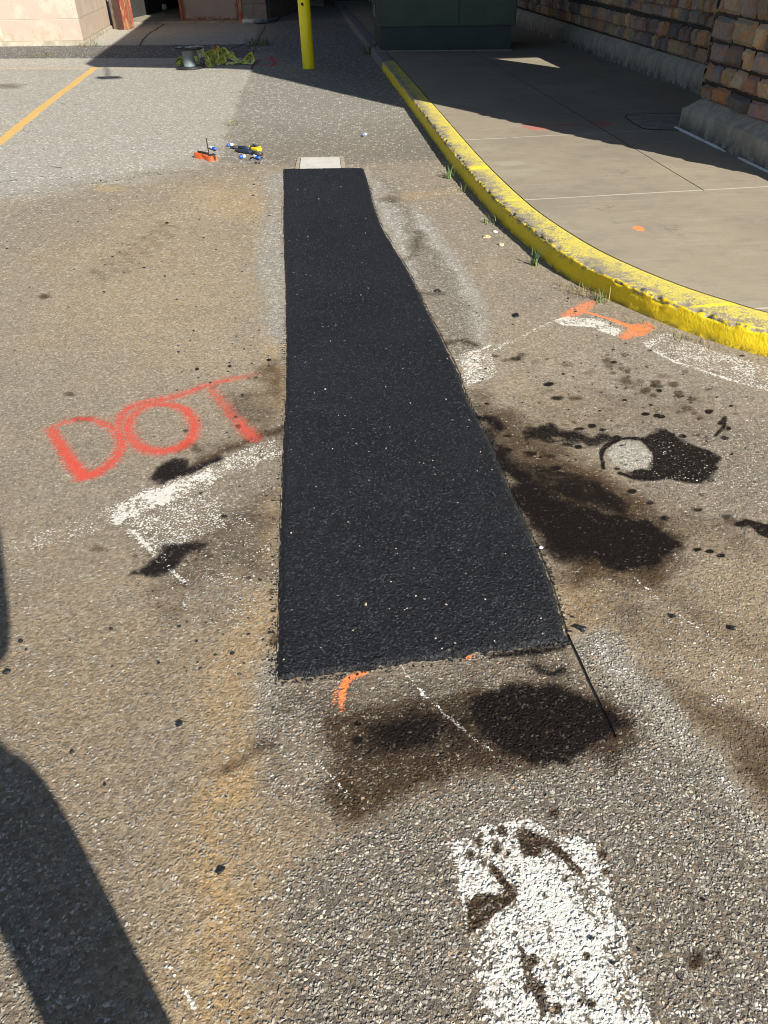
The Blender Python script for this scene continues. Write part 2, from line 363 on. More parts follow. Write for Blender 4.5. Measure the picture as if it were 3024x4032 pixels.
for q in ([(598, 288), (640, 300), (700, 335), (692, 385), (650, 412), (615, 405), (592, 340)], [(690, 330), (720, 335), (800, 400), (862, 462), (868, 485), (840, 470), (770, 410), (700, 365)],
          [(382, 700), (378, 600), (418, 562), (500, 590), (555, 545), (578, 578), (540, 625), (470, 672), (420, 705), (380, 750)], [(465, 450), (490, 450), (530, 520), (572, 560), (545, 580), (495, 510)],
          [(595, 760), (640, 850), (690, 960), (740, 1060), (700, 1080), (640, 960), (600, 860)]):
    k = .98 if q[0][0] != 595 else .45
    poly('white', [bp(*p) for p in q], .004, k*1.1, .014, 'sub'); poly('brown', [bp(*p) for p in q], .004, k*1.3, .014)
for x_, y_, r_ in [(520, 300, 22), (500, 375, 24), (420, 350, 16), (480, 310, 12), (590, 300, 14), (690, 965, 20), (630, 965, 14), (900, 1030, 18), (755, 1055, 24), (855, 1020, 12), (880, 835, 16), (655, 860, 26), (710, 1020, 10), (440, 440, 10), (545, 400, 12), (950, 400, 22), (960, 470, 16), (740, 225, 26), (1350, 860, 40), (430, 320, 10), (380, 400, 18), (790, 500, 10), (705, 575, 10), (1440, 840, 24)]:
    q = bp(x_, y_); poly('white', [(q[0]+r_*.5*math.cos(t), q[1]+r_*.5*math.sin(t)) for t in np.linspace(0, 6.283, 9)[:-1]], .005, 1, .008, 'sub')
    poly('brown', [(q[0]+r_*.5*math.cos(t), q[1]+r_*.5*math.sin(t)) for t in np.linspace(0, 6.283, 9)[:-1]], .005, .9, .008)
stroke('white', [bp(1230, 1085), bp(1659, 1060)], .012, .008, .7, .01)
# --- yellow parking lines
stroke('yellow', [(-120, 385), (0, 306), (100, 226), (205, 146)], [.13, .125, .12, .12], .015, .9, .02, sm=False)
stroke('yellow', [(-400, 150), (0, 148), (80, 148), (200, 147), (380, 146)], .05, .03, [.8, .95, .9, .85, .8], .02)
def sred(pix, wd, f=.012, s=1., warp=.006):
    wd = [x*1.25 for x in wd] if isinstance(wd, (list, tuple)) else wd*1.25
    stroke('red', pix, wd, f*2.6, [x*.95 for x in s] if isinstance(s, list) else s, warp)
poly('white', [(1380, 950), (1500, 940), (1560, 1000), (1540, 1050), (1400, 1045)], .05, .5, .04)
poly('white', [(1150, 1060), (1300, 1090), (1450, 1150), (1440, 1220), (1250, 1200)], .1, .3, .05)
# --- sprayed letters
sred([(112, 931), (130, 960), (160, 1005), (180, 1025)], [.042, .045, .05, .055], .012, [.9, .92, .97, 1], .006)
sred([(105, 928), (140, 912), (185, 904), (225, 915), (258, 940), (262, 965), (240, 1000), (205, 1022), (178, 1030)], [.035, .035, .036, .04, .042, .042, .042, .05, .055], .013, [.85, .8, .85, .85, .9, .9, .92, 1, 1], .006)
sred([(420, 915), (400, 885), (350, 872), (310, 880), (280, 905), (278, 935), (300, 962), (340, 975), (385, 968), (415, 945), (420, 915)], [.045]*11, .014, [.95, .9, .85, .85, .85, .85, .95, 1, .97, .95, .95], .006)
sred([(258, 925), (262, 895), (300, 872), (370, 858), (430, 838), (480, 822), (530, 812), (560, 806)], [.04, .045, .05, .05, .045, .045, .042, .03], .016, [.85, .85, .85, .85, .85, .8, .7, .4], .006)
sred([(457, 838), (480, 870), (510, 905), (530, 928), (550, 945)], [.045, .042, .045, .052, .05], .015, [.75, .75, .8, .9, .8], .007)
sred([(262, 925), (272, 955)], .03, .02, .7)
stroke('red', [(330, 140), (365, 139), (395, 135)], [.04, .06, .10], .06, 1., .03); stroke('red', [(370, 148), (400, 140), (420, 137)], .05, .05, .6, .03)
stroke('red', [(548, 132), (575, 129), (600, 126)], .08, .06, 1.1, .03); stroke('red', [(583, 124), (595, 135), (588, 142)], .08, .06, 1., .03); stroke('red', [(545, 143), (585, 138), (620, 134)], .07, .06, 1., .03)
# --- orange marks
poly('orange', [(1202, 684), (1222, 668), (1248, 655), (1272, 648), (1290, 650), (1280, 664), (1262, 675), (1248, 682), (1222, 688)], .02, .62, .03)
stroke('orange', [(1258, 672), (1300, 684), (1350, 702), (1390, 712)], [.03, .025, .035, .05], .012, .9, .012)
poly('orange', [(1330, 725), (1352, 712), (1362, 702), (1400, 692), (1416, 706), (1395, 722), (1345, 734)], .02, .68, .026)
stroke('orange', [(788, 1452), (750, 1470), (738, 1500), (735, 1535)], [.016, .022, .02, .012], .008, [.95, .95, .85, .75], .01)
stroke('orange', [(725, 1490), (722, 1520)], .01, .008, .7, .006)
blob('orange', 1008, 1418, 10, 6, .5, .9, .006); blob('orange', 1022, 1414, 4, 4, .5, .7, .004)
# --- brown tack/dirt and black oil
poly('brown', [(1030, 885), (1090, 880), (1150, 940), (1260, 1000), (1420, 1080), (1480, 1150), (1490, 1220), (1420, 1290), (1300, 1260), (1230, 1270), (1180, 1220), (1120, 1060), (1060, 960)], .07, .75, .04)
poly('oil', [(1033, 905), (1060, 925), (1090, 980), (1140, 1010), (1190, 1050), (1230, 1080), (1330, 1095), (1410, 1130), (1460, 1150), (1475, 1195), (1430, 1235), (1340, 1240), (1290, 1218), (1200, 1230), (1165, 1190), (1130, 1110), (1085, 1020), (1050, 950)], .07, .72, .06)
poly('oil', [(1150, 1100), (1220, 1100), (1330, 1110), (1430, 1140), (1465, 1180), (1430, 1220), (1330, 1230), (1250, 1190), (1190, 1180)], .06, 1.25, .05)
poly('oil', [(1060, 950), (1100, 990), (1170, 1060), (1230, 1110), (1200, 1180), (1150, 1130), (1100, 1030)], .06, 1.1, .05)
poly('oil', [(1140, 1005), (1200, 1010), (1290, 1040), (1370, 1090), (1350, 1110), (1240, 1090), (1160, 1060)], .04, .6, .03)
stroke('oil', [(1035, 900), (1070, 905), (1080, 925)], .05, .03, .7, .02)
poly('oil', [(1135, 955), (1160, 930), (1205, 905), (1225, 925), (1300, 935), (1330, 950), (1260, 962), (1220, 945), (1180, 960)], .03, .6, .07)
for q_ in range(26): blob('oil', random.gauss(1210, 60), random.gauss(935, 16), random.uniform(4, 14), random.uniform(2, 6), .5, random.uniform(.4, .8), .025)
poly('brown', [(1420, 1240), (1490, 1240), (1540, 1330), (1659, 1400), (1659, 1440), (1500, 1360), (1420, 1290)], .08, .4, .05)
poly('brown', [(1200, 1240), (1300, 1235), (1420, 1290), (1500, 1370), (1420, 1420), (1330, 1350), (1230, 1350)], .08, .35, .05)
poly('brown', [(1000, 850), (1120, 880), (1240, 960), (1330, 1060), (1200, 1000), (1080, 960), (1030, 900)], .07, .6, .05)
poly('brown', [(1200, 980), (1330, 1030), (1480, 1090), (1600, 1120), (1659, 1160), (1659, 1200), (1480, 1180), (1300, 1090)], .10, .42, .06)
poly('brown', [(600, 1475), (1225, 1395), (1300, 1500), (1100, 1480), (900, 1520), (700, 1560), (600, 1560)], .08, .42, .06)
stroke('crack', [p for p in [(955, 350), (1000, 425), (1060, 500), (1140, 575), (1240, 640), (1330, 690), (1480, 748), (1600, 775)]], .05, .05, .5, .04)
# ring stain
poly('oil', [(1395, 955), (1430, 925), (1480, 945), (1530, 975), (1553, 1005), (1540, 1035), (1490, 1045), (1420, 1035), (1380, 1030), (1350, 1022), (1400, 1012), (1415, 990), (1408, 970)], .035, .9, .05)
for q_ in range(40): blob('oil', random.gauss(1470, 60), random.gauss(985, 36), random.uniform(3, 12), random.uniform(2, 6), .5, random.uniform(.4, .9), .02)
stroke('oil', [(1300, 1010), (1296, 985), (1310, 962), (1345, 948), (1390, 950), (1420, 960)], [.012, .016, .02, .018, .025, .03], .01, .9, .012)
stroke('oil', [(1340, 1022), (1370, 1030), (1410, 1035)], .02, .01, .9, .01)
poly('grey', [(1312, 985), (1322, 962), (1352, 952), (1388, 960), (1408, 985), (1398, 1008), (1365, 1017), (1330, 1008)], .01, 1, .004); poly('oil', [(1312, 985), (1322, 962), (1352, 952), (1388, 960), (1408, 985), (1398, 1008), (1365, 1017), (1330, 1008)], .006, 1.3, .004, 'sub')
stroke('oil', [(1595, 1128), (1630, 1132), (1670, 1150), (1760, 1180)], [.02, .04, .07, .08], .02, .95, .03)
stroke('brown', [(1460, 1100), (1530, 1120), (1600, 1128)], .04, .03, .5, .03)
stroke('oil', [(1555, 915), (1570, 900), (1560, 925), (1545, 940)], .018, .012, .7, .012)
for a in [(1395, 895), (1420, 898), (1428, 900)]: blob('oil', a[0], a[1], 9, 4, .3, 1, .006)
for a in [(1505, 1188), (1530, 1192), (1555, 1200), (1440, 1120), (1365, 1060), (1275, 920), (1250, 965)]: blob('oil', a[0], a[1], 10, 5, .6, .8, .012)
for i in range(300):
    a = random.uniform(1050, 1640); b = random.uniform(760, 1180)
    if b > 1190-.25*(1640-a): continue
    r = random.choice([2, 3, 3, 4, 5, 8]); blob(random.choice(['oil', 'brown', 'brown']), a, b, r*random.uniform(1, 2.2), r*.7, .5, random.uniform(.3, .75), .012)
for i in range(42):                                           # drips strung over the upper right
    t = random.random(); a = 1330+t*170+random.gauss(0, 22); b = 790+t*110+random.gauss(0, 14); r = random.uniform(4, 12)
    blob('brown', a, b, r*1.3, r*.7, .6, random.uniform(.4, .8), .015)
poly('brown', [(1080, 850), (1300, 830), (1560, 840), (1600, 960), (1440, 930), (1200, 960), (1060, 900)], .15, .28, .08)
stroke('brown', [(965, 740), (1000, 735), (1020, 745)], .05, .03, .75, .03); stroke('brown', [(880, 560), (900, 540), (905, 500)], .06, .05, .6, .04)
stroke('brown', [(900, 632), (960, 636)], .04, .03, .6, .03); blob('brown', 840, 432, 26, 8, .5, .5, .02)
poly('brown', [(1000, 840), (1060, 835), (1080, 880), (1040, 900)], .05, .5, .04)
# lower stain
poly('brown', [(690, 1540), (780, 1520), (1000, 1480), (1190, 1470), (1300, 1500), (1370, 1540), (1372, 1600), (1340, 1680), (1290, 1640), (1150, 1670), (980, 1690), (860, 1745), (760, 1790), (700, 1740), (720, 1640), (690, 1600)], .045, .8, .03)
poly('oil', [(1010, 1510), (1080, 1484), (1190, 1482), (1290, 1515), (1352, 1560), (1320, 1600), (1290, 1620), (1240, 1655), (1180, 1655), (1090, 1620), (1030, 1570)], .03, .78, .03)
poly('oil', [(1080, 1520), (1200, 1510), (1280, 1560), (1240, 1620), (1140, 1600)], .05, .95, .03)
poly('oil', [(790, 1560), (860, 1530), (960, 1530), (1000, 1580), (960, 1630), (860, 1640), (770, 1620)], .05, .6, .035)
poly('oil', [(770, 1570), (880, 1530), (1020, 1500), (1100, 1600), (1000, 1650), (860, 1660), (760, 1640)], .07, .42, .05)
for a in [(770, 1600, 14), (775, 1560, 9), (800, 1625, 8)]: blob('oil', a[0], a[1], a[2], a[2]*.8, .5, .7, .015)
poly('oil', [(1230, 1390), (1228, 1400), (1150, 1420), (1060, 1425), (1050, 1412)], .02, .7, .012)
stroke('oil', [(1160, 1440), (1190, 1455), (1215, 1450)], .03, .02, .6, .02)
# left of the trench
poly('brown', [(560, 790), (614, 770), (612, 900), (560, 850)], .07, .65, .05)
poly('brown', [(470, 860), (560, 830), (612, 880), (606, 950), (540, 975), (450, 1000), (440, 960), (520, 930)], .08, .5, .05)
stroke('brown', [(420, 1010), (480, 975), (540, 950), (605, 930)], .06, .04, .8, .02)
poly('oil', [(322, 1035), (335, 1010), (375, 992), (408, 990), (412, 1008), (440, 1002), (470, 982), (490, 988), (475, 1000), (420, 1022), (380, 1035), (345, 1046)], .025, .66, .03)
stroke('brown', [(385, 975), (410, 960), (430, 970)], .04, .03, .7, .03)
poly('oil', [(268, 1250), (310, 1215), (330, 1205), (335, 1170), (350, 1180), (390, 1180), (430, 1170), (460, 1172), (430, 1195), (390, 1215), (360, 1240), (320, 1256)], .025, .64, .035)
stroke('white', [(345, 1190), (360, 1230), (400, 1260)], .03, .02, .8, .02)
for q_ in range(24): blob('brown', random.gauss(380, 50), random.gauss(1205, 26), random.uniform(3, 10), random.uniform(2, 5), .5, random.uniform(.4, .9), .02)
poly('brown', [(430, 1120), (600, 1050), (604, 1240), (540, 1260), (470, 1230), (400, 1300), (320, 1290)], .08, .45, .05)
poly('brown', [(480, 1180), (600, 1160), (600, 1250), (530, 1260)], .07, .5, .04)
blob('brown', 360, 1320, 55, 22, .7, .4, .03); blob('brown', 215, 1185, 22, 8, .6, .5, .02); blob('brown', 590, 1385, 14, 16, .5, .6, .02)
poly('brown', [(560, 1590), (612, 1580), (600, 1620), (480, 1680), (440, 1670), (520, 1620)], .03, .55, .02)
blob('brown', 690, 1540, 34, 16, .6, .5, .02); blob('brown', 215, 1840, 50, 18, .7, .35, .02)
for x_, y_ in [(150, 850), (172, 905), (190, 905), (95, 640)]: blob('brown', x_, y_, 14, 6, .6, .7, .02)
for i in range(80):
    a = random.uniform(360, 608); b = random.uniform(760, 1400)
    if random.random() > (a-300)/300: continue
    r = random.choice([2, 2, 3, 4, 6]); blob(random.choice(['oil', 'brown']), a, b, r*1.3, r*.8, .5, random.uniform(.3, .8), .01)
for i in range(36):
    a = random.uniform(20, 600); b = random.uniform(390, 760); r = random.uniform(1.2, 3); blob('oil', a, b, r*1.5, r*.6, .5, random.uniform(.5, .9), .01)
blob('brown', 20, 186, 30, 6, .6, .5, .05); stroke('brown', [(20, 192), (55, 182)], .05, .05, .5)
for a, b in [((0, 395), (35, 388)), ((130, 224), (170, 226)), ((110, 360), (130, 362))]: stroke('crack', [a, b], .03, .02, .8)
# --- cracks and seams
def crack(pix, wd=.012, s=.95):
    stroke('crack', pix, wd, .010, s, .05)
crack([(-200, 470), (0, 424), (60, 417), (140, 408), (230, 392), (330, 378), (420, 368)], .014, .8)
crack([(543, 150), (532, 175), (515, 205), (505, 250), (494, 275), (490, 300), (480, 325), (470, 345)], .012, .62)
crack([(640, 366), (560, 362), (480, 366), (430, 368)], .012, .6)
crack([(355, 52), (320, 75), (300, 100)], .05, .9); crack([(500, 105), (540, 90), (560, 88)], .05, .8); crack([(545, 150), (552, 100), (575, 55)], .04, .8)
stroke('crack', [(797, 400), (822, 480), (880, 580), (935, 690), (985, 790), (1013, 865), (1062, 960), (1113, 1080), (1165, 1192), (1197, 1275), (1229, 1386)], .007, .005, .95, .001)
stroke('crack', [(612, 430), (612, 500), (617, 650), (618, 760), (617, 860), (612, 950), (606, 1060), (603, 1200), (600, 1330), (597, 1400), (595, 1475)], .006, .005, .8, .001)
crack([(800, 360), (870, 352), (940, 348)], .016, .5)
LAY['brown'] = np.minimum(1.2, LAY['brown'])
co = np.stack([X, Y, Z], 1).astype(np.float32)
ii = np.arange(nr*nc).reshape(nr, nc)
quads = np.stack([ii[:-1, :-1], ii[:-1, 1:], ii[1:, 1:], ii[1:, :-1]], -1).reshape(-1, 4)
def numesh(name, co, quads, attrs=None, smooth_=True):
    me = bpy.data.meshes.new(name); me.vertices.add(len(co)); me.vertices.foreach_set('co', co.astype(np.float32).ravel())
    nq = len(quads); me.loops.add(nq*4); me.loops.foreach_set('vertex_index', quads.ravel().astype(np.int32))
    me.polygons.add(nq); me.polygons.foreach_set('loop_start', np.arange(0, nq*4, 4, dtype=np.int32))
    me.polygons.foreach_set('use_smooth', np.full(nq, smooth_))
    me.update(calc_edges=True)
    for k, v in (attrs or {}).items():
        a = me.attributes.new(k, 'FLOAT_COLOR', 'POINT'); a.data.foreach_set('color', v.astype(np.float32).ravel())
    me.validate(); return me
st = lambda *k: np.stack([LAY[q] for q in k], 1)
gme = numesh('ground', co, quads, {'mA': st('oil', 'brown', 'sand', 'white'), 'mB': st('red', 'orange', 'yellow', 'gravel'), 'mC': st('strip', 'old', 'crack', 'grey')})

n = NM('old_asphalt')
wp = n.warp(30, .014)
a_w = n.t.nodes.new('ShaderNodeVectorMath'); a_w.operation = 'SCALE'; n.set(a_w.inputs[0], n.noisec(120, 1)); a_w.inputs['Scale'].default_value = .0065
b_w = n.t.nodes.new('ShaderNodeVectorMath'); b_w.operation = 'ADD'; n.set(b_w.inputs[0], wp); n.set(b_w.inputs[1], a_w.outputs[0]); wp = b_w.outputs[0]
v1 = n.vor(124, vec=wp); v1e = n.vor(124, 'DISTANCE_TO_EDGE', vec=wp); v2 = n.vor(250); v3 = n.vor(38, vec=wp); s3 = n.sep(v3.outputs['Color'])
cr_, cg_, cb_ = n.sep(v1.outputs['Color'])[:3]
A = n.attr('mA'); aR, aG, aB = n.sep(A.outputs['Color'])[:3]; white = A.outputs['Alpha']; oil, brown, sand = aR, aG, aB
B = n.attr('mB'); red, orange, yellow = n.sep(B.outputs['Color'])[:3]; gravel = B.outputs['Alpha']
C = n.attr('mC'); strip, old, crk = n.sep(C.outputs['Color'])[:3]; grey = C.outputs['Alpha']
nb = n.noise(1.1, 4, .6); nm_ = n.noise(11, 4, .6); nf = n.noise(70, 3, .6); nf2 = n.noise(260, 2)
gv = n.math('ADD', gravel, n.mul(n.sub(nm_, .5), .5), clamp=True)
dome = n.ss(v1.outputs['Distance'], .62, .12)
pe = n.sub(.81, n.mul(gv, .50))
expo = n.mul(n.ss(cr_, n.sub(pe, .08), n.add(pe, .08)), n.ss(v1e.outputs['Distance'], .03, .14))
tan_ = n.mix(n.ss(nb, .35, .65), (.285, .230, .155), (.255, .212, .155))
tan_ = n.mix(n.mul(grey, .8), tan_, (.47, .45, .385))
tan_ = n.mix(n.mul(n.math('MULTIPLY', sand, n.ss(nm_, .25, .6, .55, 1.1), clamp=True), .95), tan_, (.40, .285, .145))
tan_ = n.mix(n.mul(old, .6), tan_, (.165, .152, .122))
tan_ = n.mix(n.mul(strip, .85), tan_, (.055, .054, .055))
tan_ = n.mix(1., tan_, n.mix(n.ss(n.add(n.xyz()[1], n.mul(nb, 1.5)), 1.6, 4.2), (.84, .79, .73), (1., 1., 1.)), 'MULTIPLY')
tan_ = n.mix(1., tan_, n.mix(nf, (.62, .62, .62), (1.36, 1.36, 1.36)), 'MULTIPLY')
tan_ = n.mix(1., tan_, n.mix(cb_, (.68, .68, .68), (1.32, 1.32, 1.32)), 'MULTIPLY')
bind = n.mix(nf2, (.062, .053, .044), (.135, .118, .097))
base = n.mix(n.mul(n.mul(gv, n.ss(cg_, .1, .7, .85, .35)), n.sub(1, n.mul(grey, .75))), tan_, bind)
scol = n.ramp(cg_, [(0, (.22, .19, .15)), (.25, (.36, .32, .25)), (.45, (.26, .245, .215)), (.7, (.40, .38, .33)), (.9, (.62, .58, .49)), (1, (.40, .28, .18))])
scol = n.mix(1., scol, n.mix(n.noise(180, 2), (.72, .70, .68), (1.1, 1.08, 1.05)), 'MULTIPLY')
col = n.mix(n.mul(expo, n.ss(gv, 0, .8, .72, .85)), base, scol)
farv = n.ss(n.xyz()[1], 2., 7.)                      # older, more scoured surface towards the buildings: bigger pale and dark stones
big3 = n.mul(n.ss(v3.outputs['Distance'], .55, .3), n.add(.16, n.mul(farv, .84)))
col = n.mix(n.mul(big3, n.ss(s3[0], .72, .82)), col, n.mix(n.mul(grey, .8), (.46, .42, .33), (.74, .72, .65)))
col = n.mix(n.mul(n.mul(big3, n.ss(s3[1], .74, .84)), .55), col, (.10, .09, .07))
crev = n.ss(v1e.outputs['Distance'], .10, .0)
col = n.mix(n.mul(crev, n.add(.22, n.mul(gv, .55))), col, (.045, .04, .036))
# brown tack film
bm_ = n.math('ADD', n.mul(brown, 1.15), n.add(n.mul(n.sub(nm_, .5), .7), n.mul(n.sub(nf, .5), .5))); bm_ = n.mul(n.mul(n.ss(bm_, .0, 1.), n.ss(brown, .02, .2)), n.sub(1., n.mul(n.mul(expo, n.ss(cb_, .5, .8)), .5)))
col = n.mix(bm_, col, n.mix(1., col, (.24, .175, .115), 'MULTIPLY'))
# white paint
wth = n.add(n.add(n.mul(white, 1.12), n.mul(n.sub(nm_, .5), 1.1)), n.add(n.mul(n.sub(nf, .5), 1.3), n.mul(n.sub(dome, .5), .42)))
wf = n.mul(n.ss(wth, .58, .78), n.ss(white, .08, .3))
col = n.mix(n.mul(wf, .93), col, n.mix(nf, (.50, .475, .41), (.78, .75, .67)))
yf = n.mul(n.ss(n.add(yellow, n.mul(n.sub(nf, .5), .9)), .35, .75), n.ss(yellow, .05, .3))
col = n.mix(n.mul(yf, .85), col, (.66, .40, .10))
def spray(m, c, col, k=.95):
    f = n.mul(n.ss(n.add(n.add(m, n.mul(n.sub(nf, .5), 1.1)), n.mul(n.sub(dome, .5), .5)), .12, .80), n.ss(m, .03, .25))
    return n.mix(n.mul(f, k), col, c)
col = spray(red, n.mix(nf, (.50, .038, .022), (.66, .085, .045)), col); col = spray(orange, n.mix(nf, (.85, .16, .03), (1., .30, .09)), col)
# oil
of = n.math('ADD', n.mul(oil, 1.15), n.add(n.mul(n.sub(nm_, .5), .6), n.mul(n.sub(nf, .5), .5))); of = n.mul(n.ss(of, .15, .75), n.ss(oil, .03, .25))
sp_ = n.mul(n.mul(expo, n.ss(cb_, .35, .75)), n.add(.2, n.mul(wf, .75)))
of = n.mul(of, n.sub(1, sp_))
col = n.mix(n.mul(of, .985), col, n.mix(nf, (.004, .0035, .0035), (.014, .0105, .009)))
ck = n.ss(n.add(crk, n.mul(n.sub(nf, .5), .7)), .40, .70); col = n.mix(n.mul(ck, .85), col, (.03, .027, .022))
sawm = n.seg(at(1226, 1372), at(1326, 1586), .007, .004); col = n.mix(sawm, col, (.004, .004, .004))
hgt = n.add(n.add(n.mul(n.mul(dome, n.add(.15, n.mul(n.math('POWER', cr_, 1.6), .95))), n.add(.55, n.mul(gv, .6))), n.mul(v2.outputs['Distance'], -.22)), n.add(n.mul(nf, .75), n.mul(nm_, .5)))
hgt = n.sub(n.sub(hgt, n.mul(ck, 1.5)), n.mul(sawm, 2.))
rough = n.mix(of, (.9, .9, .9), (.6, .6, .6))
asph = n.fin(col, rough, hgt, .0044, 1.); n.set(n.b.inputs['Specular IOR Level'], n.sub(.3, n.mul(of, .22)))
ground = mkobj('ground', gme, asph); tag(ground, kind='structure')

# ------------------------------------------------------------------ fresh asphalt trench patch
LE = catmull(atl([(611, 366), (612, 430), (612, 500), (617, 650), (618, 760), (617, 860), (612, 950), (606, 1060), (603, 1200), (600, 1330), (598, 1400), (596, 1472)]), 24)
RE = catmull(atl([(785, 364), (797, 400), (821, 480), (879, 580), (934, 690), (984, 790), (1012, 865), (1061, 960), (1112, 1080), (1164, 1192), (1196, 1275), (1228, 1386)]), 24)
bot = catmull(atl([(596, 1472), (690, 1464), (780, 1448), (900, 1432), (1050, 1412), (1150, 1400), (1228, 1386)]), 10)
nv = 1100; nu = 300
ts = np.linspace(0, 1, nv)**1.0
def resamp(Pl, n_):
    a = np.array([(p.x, p.y) for p in Pl]); d = np.r_[0, np.cumsum(np.hypot(*np.diff(a, axis=0).T))]
    # denser sampling towards the camera
    q = np.linspace(0, 1, n_); q = 1-(1-q)**1.7
    s_ = q*d[-1]; return np.stack([np.interp(s_, d, a[:, 0]), np.interp(s_, d, a[:, 1])], 1)
le = resamp(LE, nv); re_ = resamp(RE, nv)
u = np.linspace(0, 1, nu)
PX = le[:, 0:1]+(re_[:, 0:1]-le[:, 0:1])*u; PY = le[:, 1:2]+(re_[:, 1:2]-le[:, 1:2])*u
# bend the near rows onto the measured bottom edge
bb = np.array([(p.x, p.y) for p in bot]); bd = np.r_[0, np.cumsum(np.hypot(*np.diff(bb, axis=0).T))]; bd /= bd[-1]
bx = np.interp(u, bd, bb[:, 0]); by = np.interp(u, bd, bb[:, 1])
wgt = smooth(.9, 1., np.linspace(0, 1, nv))[:, None]
PX = PX+wgt*(bx-PX[-1:])[0][None]*1.0; PY = PY+wgt*(by-PY[-1:])[0][None]
edge = np.minimum(np.minimum(u, 1-u)[None]*np.hypot(re_[:, 0]-le[:, 0], re_[:, 1]-le[:, 1])[:, None], np.minimum(np.hypot(PX-PX[:1], PY-PY[:1]), np.hypot(PX-PX[-1:], PY-PY[-1:])))
sgn = (u[None]*2-1)
jit = (fbm(PX, PY, 60, 3, 3)*.016)*np.exp(-edge/.02)
PX2 = PX+jit*1.0; PY2 = PY+fbm(PX, PY, 50, 3, 9)*.022*np.exp(-edge/.02)
PZ = .010*smooth(0, .022, edge)+.004*fbm(PX, PY, 3, 2, 70)-.006*(edge < 1e-6)
co = np.stack([PX2.ravel(), PY2.ravel(), PZ.ravel()], 1)
ii = np.arange(nv*nu).reshape(nv, nu); quads = np.stack([ii[:-1, :-1], ii[1:, :-1], ii[1:, 1:], ii[:-1, 1:]], -1).reshape(-1, 4)
dusty = np.zeros((nv*nu, 4)); dusty[:, 0] = np.exp(-edge/.03).ravel()
near_r = smooth(.30, .0, np.hypot(PX-at(1150, 1350).x, (PY-at(1150, 1350).y)*1.6)); dusty[:, 1] = (near_r*np.exp(-np.abs(PY-by[None])/.09)).ravel()
pme = numesh('asphalt_patch', co, quads, {'pd': dusty})
n = NM('fresh_asphalt'); v = n.vor(190); ve = n.vor(190, 'DISTANCE_TO_EDGE'); vb = n.vor(95); nf = n.noise(340, 2); nb = n.noise(2.2, 4, .6)
r_, g_, b_ = n.sep(v.outputs['Color'])[:3]
pd = n.sep(n.attr('pd').outputs['Color'])
c = n.mix(n.ss(nb, .3, .7), (.0070, .0078, .0105), (.0120, .0130, .0160)); c = n.mix(n.mul(n.ss(r_, .6, 1), .5), c, (.034, .037, .045))
c = n.mix(n.mul(n.ss(n.add(pd[0], n.mul(n.sub(n.noise(25, 3), .5), .9)), .55, .95), .35), c, (.05, .043, .033))
c = n.mix(n.mul(pd[1], .5), c, (.035, .037, .038)); c = n.mix(n.mul(n.ss(n.noise(5, 5, .7, vec=n.vmap((1.6, .6, 1))), .52, .74), .30), c, (.034, .033, .034)); c = n.mix(n.mul(n.ss(n.noise(14, 5, .75), .60, .74), .25), c, (.06, .052, .042))
c = n.mix(n.ss(b_, .90, .95), c, (.055, .060, .070)); c = n.mix(n.ss(b_, .13, .06), c, (.0015, .0016, .002)); c = n.mix(n.ss(g_, .998, .9995), c, (.42, .38, .30))  # fine glints painted in as paler cells, then dark and pale specks
hh = n.add(n.add(n.mul(n.ss(v.outputs['Distance'], .6, .1), n.add(.3, r_)), n.mul(n.ss(vb.outputs['Distance'], .6, .1), .7)), n.mul(nf, .5))
fresh = n.fin(c, n.ss(r_, 0, 1, .45, .75), hh, .0045, 1., spec=.25)
# tack-coat smear and crumbs along the cut edges are part of the grit below
patch = mkobj('asphalt_patch', pme, fresh); tag(patch, kind='structure')

